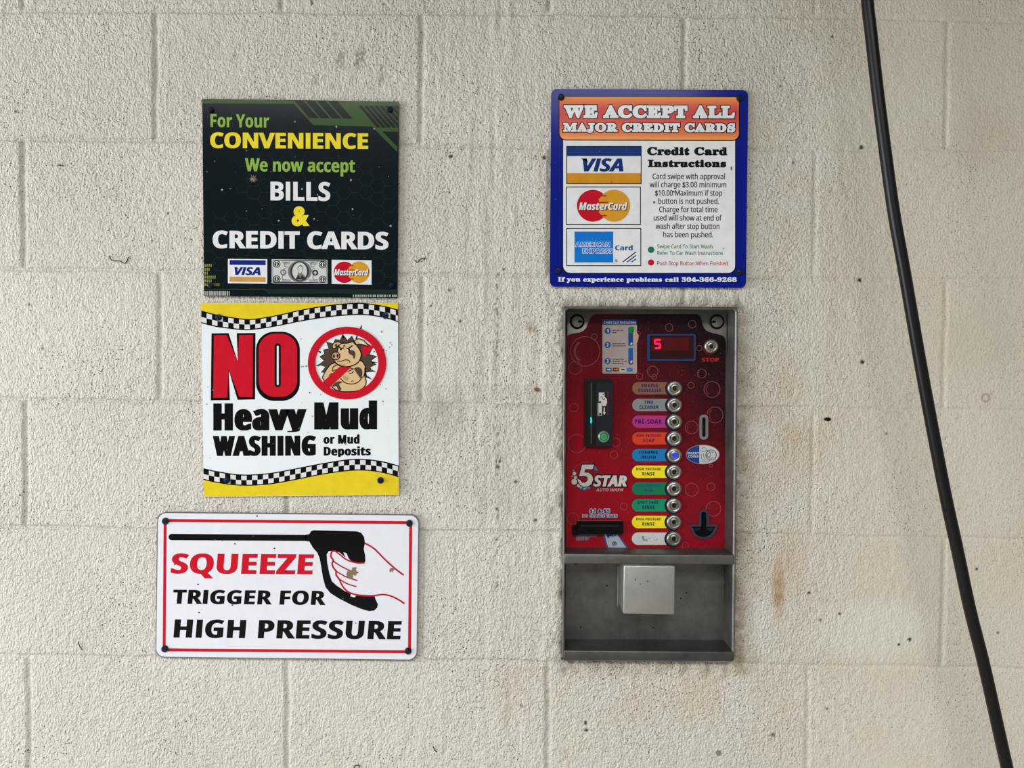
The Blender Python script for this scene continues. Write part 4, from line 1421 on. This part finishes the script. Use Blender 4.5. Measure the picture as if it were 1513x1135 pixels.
# locks
for (x, y, d, k) in ((152, 166, 1, 0), (1287, 168, -1, 1)):
    p = Part('lock', box, FC, Y_DOOR)
    p.lathe(x, y, [(60, 0), (60, .0015), (52, .0022), (47, .0008), (46, .0006)], mat((26, 26, 26), .4, .5), 36)
    p.lathe(x, y, [(46, .0006), (45, .0030), (41, .0034), (0, .0034)], steel((140, 140, 134), .4, (6, 6, 6), .3), 36)
    o = p.done(smooth=True)
    p = Part('keyhole', box, FC, Y_DOOR - .0036, o)
    p.fill([(x + d * 8, y - 6), (x + d * 24, y - 12), (x + d * 44, y - 5), (x + d * 44, y + 6), (x + d * 24, y + 11), (x + d * 8, y + 6)], mat((10, 10, 10), .7), 0)
    p.done()

# card instruction sticker
p = Part('instruction_sticker', box, FC, Y_PAN)
STK, SBL = mat((172, 160, 156), wear=.12), mat((34, 76, 142))
p.fill(rrect(358, 150, 638, 590, 12), STK, 3)
p.fill(rrect(358, 150, 638, 192, (12, 12, 0, 0)), SBL, 4)
p.text('Credit Card Instructions', 'bold', 370, 630, 162, 184, mat((206, 210, 216)), 5, off=(.01, .005), res=3)
for k, (y, t) in enumerate(((242, '1'), (355, '2'), (487, '3'))):
    p.fill(arc(400, y, 25, 25, n=20), SBL, 4)
    p.text(t, 'bold', 392, 408, y - 14, y + 14, mat((220, 222, 226)), 5, off=(.03, .01), res=3)
TXC = mat((84, 80, 92))
for y, a, b in ((238, 440, 528), (256, 440, 478), (346, 440, 540), (364, 438, 548), (474, 440, 528), (491, 440, 505), (508, 440, 528)):
    x = a
    rr = random.Random(y)
    while x < b - 4:
        w = rr.uniform(9, 22)
        p.fill([(x, y - 4), (min(x + w, b), y - 4), (min(x + w, b), y + 4), (x, y + 4)], TXC, 4)
        x += w + 4
p.stroke([(512, 491), (548, 491)], 3, mat((160, 40, 50)), 4)
p.fill([(546, 485), (560, 491), (546, 497)], mat((160, 40, 50)), 4)
p.fill(rrect(568, 215, 606, 362, 3), SBL, 4)
p.fill(rrect(568, 380, 606, 505, 3), mat((40, 92, 170)), 4)
p.fill(rrect(572, 208, 614, 262, 5), mat((38, 128, 62)), 5)
for x, y in ((592, 348), (592, 494)):
    p.fill([(x - 10, y), (x + 4, y - 14), (x + 12, y - 2), (x - 2, y + 12)], mat((206, 202, 200)), 5)
p.fill(curve([(606, 262), (625, 248), (648, 268), (652, 295), (640, 335), (622, 340), (612, 300)], 4, True), mat((196, 164, 140)), 6)
p.fill(arc(588, 502, 19, 17, 0, 180, 10), mat((110, 96, 84)), 4)
for x, c1, c2 in ((410, (40, 70, 130), (200, 205, 212)), (466, (120, 40, 36), (198, 140, 60)), (523, (206, 196, 186), (60, 40, 36)), (580, (58, 110, 176), (80, 132, 190))):
    p.fill(rrect(x - 23, 542, x + 23, 572, 2), mat(c1), 4)
    p.fill(rrect(x - 14, 550, x + 16, 562, 2), mat(c2), 5)
p.done(label='pale card instruction sticker with blue header')

# LED display
disp = Part('display', box, FC, Y_PAN)
disp.prism(rrect(745, 282, 1097, 468, 6), mat((54, 22, 24), .25), Y_PAN - .0012, Y_PAN - .0001)
do = disp.done()
p = Part('display_frame', box, FC, Y_PAN, do)
p.band(rrect(720, 268, 1112, 488, 14), rrect(742, 281, 1098, 470, 5), mat((40, 64, 112), .4), Y_PAN - .0028, Y_PAN - .0001)
p.done(label='blue display frame')
p = Part('display_digit', box, FC, Y_PAN - .0014, do)
LED = mat((255, 18, 60), emit=2.6)
for (a, b, c, d) in ((783, 308, 832, 322), (778, 314, 794, 348), (783, 340, 830, 354), (818, 346, 834, 384), (782, 376, 830, 390)):
    p.fill([(a + 5, b), (c - 3, b), (c, (b + d) / 2), (c - 3, d), (a + 4, d), (a, (b + d) / 2)] if c - a > 30 else [(a, b + 3), ((a + c) / 2, b), (c, b + 3), (c, d - 3), ((a + c) / 2, d), (a, d - 3)], LED, 1)
p.done(label='glowing red digit')
p = Part('unlit_digits', box, FC, Y_PAN - .0014, do)
p.fill(rrect(760, 296, 1060, 400, 4), mat((84, 16, 22), .4), 0)
p.done()

# push buttons and their strips
RING = steel((160, 157, 151), .30, (6, 6, 6), .18)
RIM2 = steel((150, 146, 138), .30, (6, 6, 6), .2)
def push_button(frame, x, y, r, lit=None):
    p = Part('push_button', box, frame, Y_PAN)
    k = r
    p.lathe(x, y, [(k, 0), (k, .0020), (k * .96, .0036), (k * .84, .0050), (k * .70, .0055), (k * .60, .0050), (k * .56, .0036)], RING, 36)
    p.lathe(x, y, [(k * .56, .0036), (k * .52, .0040), (k * .34, .0043), (k * .28, .0034)], RIM2, 30)
    o = p.done(smooth=True)
    c = Part('button_centre', box, frame, Y_PAN, o)
    if lit:
        c.lathe(x, y, [(k * .34, .0036), (k * .30, .0049), (0, .0052)], lit, 20)
        c.done(smooth=True, label='glowing blue button centre')
    else:
        c.lathe(x, y, [(k * .28, .0034), (k * .20, .0024), (0, .0022)], mat((40, 36, 30), .5), 20)
        c.done(smooth=True)
FK = (0, 0, 1.0)
strips = [((132, 92, 74), ('ENGINE', 'DEGREASER'), (44, 40, 120)), ((132, 136, 138), ('TIRE', 'CLEANER'), (30, 34, 96)), ((176, 52, 124), ('PRE-SOAK',), (52, 24, 110)), ((214, 66, 38), ('HIGH PRESSURE', 'SOAP'), (84, 36, 80)), ((28, 124, 184), ('FOAMING', 'BRUSH'), (20, 40, 92)),
          ((246, 226, 40), ('HIGH PRESSURE', 'RINSE'), (36, 36, 34)), ((22, 120, 86), ('HIGH PRESSURE', 'WAX'), (44, 84, 118)), ((26, 140, 100), ('SPOT FREE', 'RINSE'), (24, 58, 96)), ((246, 226, 40), ('HIGH PRESSURE', 'RINSE'), (36, 36, 34)), ((206, 210, 206), (), None)]
names = ['brown', 'grey', 'pink', 'orange', 'blue', 'upper yellow', 'dark green', 'green', 'lower yellow', 'blank white']
for i, (c, lines, ink) in enumerate(strips):
    y = 573.8 + 24.68 * i
    bx = 996.5 - .12 * i
    p = Part('button_strip', box, FK, Y_PAN)
    x0, x1, h = 934 - .06 * i, 986, 9.3
    cut = [(bx - 12.6 * math.cos(math.radians(a)), y + 12.6 * math.sin(math.radians(a))) for a in np.linspace(45, -45, 9)]
    lp = arc(x0 + h, y, h, h, 90, 270, 14) + cut[::-1]
    p.prism(lp, mat(c, .4, wear=.06), Y_PAN - .0009, Y_PAN - .0001, mat(tuple(int(v * .8) for v in c)))
    o = p.done(label=names[i] + ' button strip')
    if lines:
        t = Part('lettering', box, FK, Y_PAN - .0009, o)
        m = mat(ink)
        if len(lines) == 1:
            t.text(lines[0], 'bold', x0 + 4, x0 + 44, y - 3.4, y + 3.2, m, 2, off=(.01, .005), track=.08, res=3)
        else:
            wide = {'HIGH PRESSURE': (6.5, 42.5, 2.2), 'ENGINE': (14, 38, 2.6), 'DEGREASER': (9, 43, 2.6), 'TIRE': (18, 31, 2.6), 'CLEANER': (11, 39, 2.6), 'SOAP': (16, 33, 2.8), 'FOAMING': (11, 38, 2.6), 'BRUSH': (14, 35, 2.6), 'RINSE': (15.5, 33.5, 2.7), 'WAX': (18, 31, 2.6), 'SPOT FREE': (8, 39, 2.6)}
            for tx, yy in zip(lines, (y - 3.8, y + 3.4)):
                a, b, hh = wide[tx]
                t.text(tx, 'bold', x0 + a, x0 + b, yy - hh, yy + hh * .75, m, 2, off=(.015, .008), track=.10, res=3)
        t.done()
    else:
        t = Part('worn_mark', box, FK, Y_PAN - .0009, o)
        flecks(t, x0 + 10, y - 6, x0 + 40, y + 4, 26, mat((176, 178, 174)), 2, 2.0, 55)
        t.done()
    p = Part('button_base', box, FK, Y_PAN)
    p.lathe(bx - 1.6, y + .4, [(12.4, 0), (12.4, .0010), (11.0, .0011), (0, .0011)], mat((24, 30, 52), .35), 36)
    p.done(smooth=True)
    push_button(FK, bx, y, 11.3, mat((30, 40, 255), emit=2.2) if i == 4 else None)
p = Part('button_base', box, FC, Y_PAN)
p.lathe(1234, 382, [(60, 0), (60, .0010), (54, .0011), (0, .0011)], mat((96, 14, 22), .35), 32)
p.done(smooth=True)
push_button(FC, 1240, 368, 58)
p = Part('lettering', box, FC, Y_PAN)
p.text('STOP', 'bold', 1166, 1306, 461, 492, mat((196, 34, 44)), 3, off=(.02, .01), track=.04)
p.done(label='red STOP lettering')

# card reader
FR = (835, 550, 9.456)
BLK = mat((14, 15, 18), .22, wear=.05, spec=.5)
p = Part('card_reader', box, FR, Y_PAN)
p.prism(quad_round([(265, 88), (655, 94), (652, 1038), (262, 1036)], 30), BLK, Y_PAN - .008, Y_PAN - .0001)
p.prism(quad_round([(415, 140), (648, 146), (645, 1022), (412, 1018)], 34), mat((20, 23, 32), .26, wear=.05, spec=.5), Y_PAN - .0125, Y_PAN - .007)
p.prism(quad_round([(300, 120), (345, 120), (345, 1010), (300, 1010)], 18), BLK, Y_PAN - .012, Y_PAN - .007)
rd = p.done()
p = Part('card_slot', box, FR, Y_PAN - .0088, rd)
p.fill(quad_round([(344, 150), (376, 150), (372, 1000), (342, 1000)], 12), mat((92, 88, 80), .3), 0)
p.done()
p = Part('slot_light', box, FR, Y_PAN - .0090, rd)
p.fill(arc(360, 672, 11, 44, n=20), mat((20, 235, 225), emit=2.0), 2)
p.fill([arc(360, 680, 15, 95, n=24), arc(360, 672, 11, 44, n=24)], mat((18, 110, 108), emit=.12), 1)
p.done(label='cyan slot light')
p = Part('swipe_pictogram', box, FR, Y_PAN - .0126, rd)
CW = mat((208, 208, 204))
p.fill([(470, 285), (550, 285), (550, 345), (580, 370), (586, 420), (570, 470), (530, 475), (505, 440), (495, 420), (470, 415)], CW, 1)
p.fill([(455, 432), (515, 432), (515, 606), (455, 606)], CW, 1)
p.stroke([(467, 436), (467, 602)], 4, BLK, 2)
p.fill(arc(489, 585, 18, 15, n=12), BLK, 2)
p.fill(arc(487, 418, 16, 14, n=12), BLK, 2)
p.stroke(curve([(495, 350), (515, 340), (525, 370), (545, 385), (550, 360)], 4), 7, BLK, 2)
p.fill(arc(532, 312, 9, 9, n=10), BLK, 2)
p.fill([(539, 495), (555, 495), (555, 560), (568, 560), (547, 598), (526, 560), (539, 560)], CW, 1)
RDX = mat((126, 34, 52))
p.fill([(595, 268), (580, 300), (610, 300)], RDX, 1)
p.fill([(580, 578), (610, 578), (595, 605)], RDX, 1)
for k in range(12):
    p.fill([(586, 312 + k * 22), (604, 312 + k * 22), (604, 324 + k * 22), (586, 324 + k * 22)], RDX, 1)
p.done(label='white hand swiping a card')
p = Part('start_button', box, FR, Y_PAN - .0125, rd)
p.lathe(537, 900, [(80, 0), (78, .003), (62, .0045), (58, .004)], steel((190, 205, 195), .3, (6, 6, 6), .1), 32)
p.lathe(537, 900, [(58, .004), (52, .0045), (42, .004)], mat((30, 140, 80), .3), 32)
p.lathe(537, 900, [(42, .004), (38, .0048), (30, .0050), (26, .0046)], mat((60, 190, 110), .3), 28)
p.lathe(537, 900, [(26, .0046), (0, .005)], mat((110, 120, 104), .4), 24)
p.done(smooth=True, label='round green button')

# bill acceptor
FL = (835, 670, 7.5636)
p = Part('bill_slot', box, FL, Y_PAN)
p.prism(rrect(128, 748, 640, 888, 10), mat((12, 12, 14), .3, wear=.03), Y_PAN - .010, Y_PAN - .0001)
p.prism(rrect(78, 800, 150, 905, 14), mat((12, 12, 14), .3, wear=.03), Y_PAN - .007, Y_PAN - .0001)
bs = p.done()
p = Part('slot_mouth', box, FL, Y_PAN - .0101, bs)
p.fill(rrect(175, 800, 600, 822, 6), mat((34, 36, 42), .3), 0)
p.stroke([(135, 751), (630, 751)], 5, mat((120, 100, 92)), 0)
p.done()
LBL = mat((150, 168, 200))
p = Part('lettering', box, FL, Y_PAN)
p.lettering_with_edge('$1 & $5', 'bold', 276, 498, 622, 664, mat((34, 62, 128)), mat((196, 202, 214)), 6, 2, off=(.02, .01), track=.05, res=4)
p.done()
p = Part('lettering', box, FL, Y_PAN)
p.lettering_with_edge('NO CHANGE GIVEN', 'bold', 194, 582, 684, 714, mat((44, 70, 134)), mat((190, 198, 212)), 4, 2, track=.06, res=4)
p.done()
p = Part('lettering', box, FL, Y_PAN)
p.lettering_with_edge('INSERT BILLS', 'bold', 128, 354, 908, 930, mat((60, 66, 96)), mat((150, 150, 160)), 4, 2, track=.05, res=3)
p.done()
p = Part('lettering', box, FL, Y_PAN)
p.lettering_with_edge('FACE UP', 'bold', 128, 264, 942, 966, mat((60, 66, 96)), mat((150, 150, 160)), 4, 2, track=.05, res=3)
p.done()
p = Part('banknote_picture', box, FL, Y_PAN)
p.fill([(418, 892), (568, 888), (712, 1062), (470, 1062)], mat((180, 188, 198)), 2)
p.fill([(452, 892), (562, 890), (580, 915), (474, 948)], mat((40, 80, 150)), 3)
p.fill([(418, 892), (436, 892), (484, 1062), (468, 1062)], mat((56, 92, 156)), 3)
p.fill([(568, 888), (586, 900), (712, 1062), (690, 1062)], mat((56, 92, 156)), 3)
p.fill([arc(550, 1008, 26, 24, n=20), arc(550, 1008, 14, 13, n=20)], mat((64, 76, 104)), 3)
p.fill(arc(550, 1008, 10, 9, n=12), mat((90, 100, 120)), 3)
p.stroke([(495, 932), (520, 925)], 9, mat((190, 198, 208)), 4)
p.stroke([(530, 918), (552, 908)], 9, mat((190, 198, 208)), 4)
for k in range(5):
    p.stroke([(590 + k * 16, 950 + k * 22), (620 + k * 16, 944 + k * 22)], 3, mat((90, 104, 130)), 3)
p.done(label='blue and white banknote picture')

# 5 star logo
p = Part('star_logo', box, FL, Y_PAN)
SW, SB = mat((208, 206, 202)), mat((92, 142, 176))
for (x, y, r_) in ((235, 260, 160),):
    p.stroke(arc(x, y, r_, r_, 130, 300, 24), 6, mat((90, 80, 104)), 1)
star = []
for k in range(10):
    a = -PI / 2 + .12 + k * PI / 5
    rr = 178 if k % 2 == 0 else 92
    star.append((248 + rr * math.cos(a), 262 + rr * .92 * math.sin(a)))
p.stroke(star, 9, mat((54, 62, 86)), 2, closed=True)
p.fill([(300, 130), (340, 145), (372, 195), (330, 190)], mat((80, 110, 150)), 2)
p.fill(arc(212, 372, 62, 42, n=24), mat((62, 98, 136)), 2)
for (x, y, r_) in ((103, 225, 20), (116, 270, 17), (102, 318, 32), (150, 360, 18), (176, 378, 13), (216, 392, 13), (238, 384, 8), (78, 256, 8), (268, 386, 7), (190, 352, 8), (92, 190, 6)):
    p.fill(arc(x, y, r_, r_, n=18), SW if r_ > 13 else mat((150, 186, 206)), 3)
FIVE = [(190, 126), (324, 126), (304, 176), (226, 176), (214, 214), (262, 216), (300, 246), (312, 290), (296, 340), (252, 370), (206, 374), (168, 352), (148, 318), (136, 284), (170, 300), (188, 326), (222, 328), (250, 306), (252, 270), (228, 252), (156, 254)]
FIVE = FIVE
g5 = [(a, -b) for a, b in FIVE]
s5 = 1 if abs(signed(grow(g5, 1, 1))) > abs(signed(g5)) else -1
p.fill([(a, -b) for a, b in grow(g5, 9 * s5, 9 * s5)], mat((24, 18, 26)), 4)
p.fill(FIVE, SW, 5)
p.lettering_with_edge('STAR', 'italic', 316, 690, 246, 370, SW, mat((24, 18, 26)), 9, 6, off=(.04, .02), track=.0)
p.text('AUTO WASH', 'italic', 346, 648, 390, 424, mat((176, 170, 168)), 4, track=.02)
p.done(label='white star wash logo with blue bubbles')

# coin slot, coin sticker, coin return
p = Part('coin_slot', box, FC, Y_PAN)
p.band(rrect(1142, 922, 1214, 1125, 34), rrect(1165, 945, 1192, 1102, 12), steel((160, 160, 158), .3, (6, 6, 6), .2), Y_PAN - .0035, Y_PAN - .0001)
cs = p.done()
p = Part('slit', box, FC, Y_PAN - .0004, cs)
p.fill(rrect(1160, 940, 1197, 1107, 14), mat((6, 6, 8), .5), 0)
p.done()
p = Part('coin_sticker', box, FD, Y_PAN)
p.fill(arc(1173, 174, 137, 79, n=44), mat((140, 140, 142)), 2)
p.fill(arc(1173, 174, 132, 75, n=44), mat((200, 200, 200)), 3)
left = [q for q in arc(1173, 174, 132, 75, n=88) if q[0] <= 1147]
left.sort(key=lambda q: math.atan2(q[1] - 174, q[0] - 1140) % (2 * PI))
p.fill(left, mat((34, 66, 136)), 4)
p.text('INSERT', 'bold', 1048, 1142, 154, 173, mat((210, 212, 218)), 5, res=3, track=.03)
p.text('COINS', 'bold', 1056, 1138, 180, 199, mat((210, 212, 218)), 5, res=3, track=.03)
IK = mat((84, 86, 92))
p.fill([arc(1240, 178, 46, 44, n=28), arc(1240, 178, 40, 38, n=28)], IK, 4)
p.stroke(arc(1240, 178, 28, 26, 40, 320, 14), 4, IK, 4)
for pts in ([(1150, 140), (1180, 150), (1205, 140), (1190, 118), (1160, 125)], [(1205, 140), (1235, 160), (1230, 190), (1205, 195), (1200, 165)], [(1160, 170), (1165, 210), (1185, 220)], [(1178, 165), (1185, 205), (1200, 215)], [(1150, 225), (1190, 235), (1230, 222)]):
    p.stroke(curve(pts, 4), 4, IK, 4)
p.done(label='blue and white oval coin sticker')
p = Part('coin_return', box, FD, Y_PAN)
cr_o = [(1140, 740), (1140, 660)] + arc(1179, 655, 37, 37, 180, 360, 12) + [(1218, 740)] + [(1278, 740), (1290, 752), (1284, 770)] + arc(1178, 762, 104, 98, 8, 172, 20) + [(1068, 770), (1062, 752), (1074, 740)]
cr_i = [(1158, 758), (1158, 664)] + arc(1178, 657, 20, 20, 180, 360, 12) + [(1198, 758)] + [(1268, 758), (1272, 764), (1266, 770)] + arc(1178, 764, 86, 78, 8, 172, 20) + [(1088, 770), (1082, 764), (1086, 758)]
p.band(cr_o, cr_i, mat((58, 62, 76), .35), Y_PAN - .003, Y_PAN - .0001)
cro = p.done()
p = Part('return_cup', box, FD, Y_PAN - .0003, cro)
p.fill(cr_i, mat((8, 9, 12), .35), 0)
p.fill([(1090, 772), (1150, 768), (1158, 784), (1110, 800)], mat((30, 34, 42), .3), 1)
p.fill([(1200, 768), (1262, 770), (1240, 800), (1205, 786)], mat((40, 44, 54), .3), 1)
p.done()
p = Part('return_lever', box, FD, Y_PAN - .0003, cro)
p.prism([(1166, 650), (1190, 650), (1190, 785), (1166, 785)], mat((10, 10, 12), .3), Y_PAN - .004, Y_PAN - .0003)
p.done()

# ================================================================== HOSE
hose_px = [(1276, -90), (1281.5, 0), (1287, 50), (1298.5, 150), (1318.5, 300), (1336, 400), (1364, 560), (1394.5, 720), (1413.5, 808), (1433, 900), (1452, 975), (1469, 1050), (1488, 1135), (1508, 1220)]
HY = -0.10
path = [at(x, y, HY) for x, y in hose_px]
top, bot = path[0], path[-1]
up = (path[0] - path[1]).normalized()
path = [Vector((top.x - .05, HY, 2.85)), Vector((top.x - .03, HY, 2.25))] + path + [Vector((bot.x + .09, HY, .60)), Vector((bot.x + .24, HY - .02, .25)), Vector((bot.x + .42, HY - .06, .06)), Vector((bot.x + .62, HY - .12, .0095)), Vector((bot.x + .85, HY - .2, .0095))]
def tube(name, pts, r, m, n=16, sub=8):
    P3 = [Vector(q) for q in pts]
    fine = []
    for i in range(len(P3) - 1):
        a, b, c, d = P3[max(i - 1, 0)], P3[i], P3[i + 1], P3[min(i + 2, len(P3) - 1)]
        for j in range(sub):
            t = j / sub
            fine.append(.5 * ((2 * b) + (c - a) * t + (2 * a - 5 * b + 4 * c - d) * t * t + (3 * b - a - 3 * c + d) * t ** 3))
    fine.append(P3[-1])
    V, F = [], []
    prev = None
    for i, q in enumerate(fine):
        t = (fine[min(i + 1, len(fine) - 1)] - fine[max(i - 1, 0)]).normalized()
        u = Vector((0, 1, 0)) - t * t.y
        if u.length < .1:
            u = Vector((1, 0, 0)) - t * t.x
        u.normalize()
        w = t.cross(u)
        for k in range(n):
            a = 2 * PI * k / n
            V.append(q + (u * math.cos(a) + w * math.sin(a)) * r)
    for i in range(len(fine) - 1):
        for k in range(n):
            F.append((i * n + k, i * n + (k + 1) % n, (i + 1) * n + (k + 1) % n, (i + 1) * n + k))
    F.append(tuple(range(n))[::-1]); F.append(tuple(range((len(fine) - 1) * n, len(fine) * n)))
    o3 = Vector(pts[0])
    o = link_mesh(name, [v - o3 for v in V], F, [m], [0] * len(F), None, True)
    o.location = o3
    bm = bmesh.new(); bm.from_mesh(o.data); bmesh.ops.recalc_face_normals(bm, faces=bm.faces); bm.to_mesh(o.data); bm.free()
    return o
hose = tube('pressure_hose', path, .0084, mat((13, 14, 17), .36, wear=.2, scale=90, spec=.3), 24, 10)
hose['label'] = 'black rubber pressure hose hanging down at the right'
hose['category'] = 'hose'

# ================================================================== HAIRS AND SPECKS ON THE WALL
HAIR = mat((34, 26, 22), .6)
def hair(pts, label, r=.0006):
    o = tube('hair_strand', [at(x, y, -.0016) for x, y in pts], r, HAIR, 6, 5)
    o['label'] = label
    o['category'] = 'hair'
    o['group'] = 'hairs stuck to the wall'
hair([(161, 378), (166, 385), (177, 385.5), (185, 389), (190, 380)], 'wavy dark hair stuck to the wall left of the dark green sign')
hair([(612, 384), (617, 387.5), (621, 383), (628, 381), (627, 384)], 'small curled hair stuck to the wall right of the dark green sign')
hair([(115, 948), (118, 955), (122, 961)], 'short dark hair stuck to the wall left of the spray gun sign')
hair([(522, 1134), (526, 1131), (532, 1132), (530, 1135)], 'curled hair at the bottom edge of the picture')
hair([(640, 1103), (642, 1108), (645, 1111)], 'short curved dark hair low on the wall left of the payment box', .0008)
hair([(85, 244), (90, 244.5), (95, 245)], 'short straight dark hair high on the wall at the far left')
q = at(1222.5, 619.5)
bm = bmesh.new()
bmesh.ops.create_icosphere(bm, subdivisions=3, radius=.0045)
rr = random.Random(4)
for v in bm.verts:
    v.co.x *= 1.15
    v.co.y *= .35
    v.co.z *= .62
    v.co.x += .0008 * math.sin(v.co.z * 2600)
    v.co.z += .0009 * math.sin(v.co.x * 2100)
me = bpy.data.meshes.new('tar_blob'); bm.to_mesh(me); bm.free()
me.materials.append(mat((22, 20, 20), .5))
o = bpy.data.objects.new('tar_blob', me)
COL.objects.link(o)
o.location = (q.x, -.0006, q.z)
o['label'] = 'small black blob of tar on the wall between the payment box and the hose'
o['category'] = 'tar'

bpy.data.objects.remove(_font_obj)
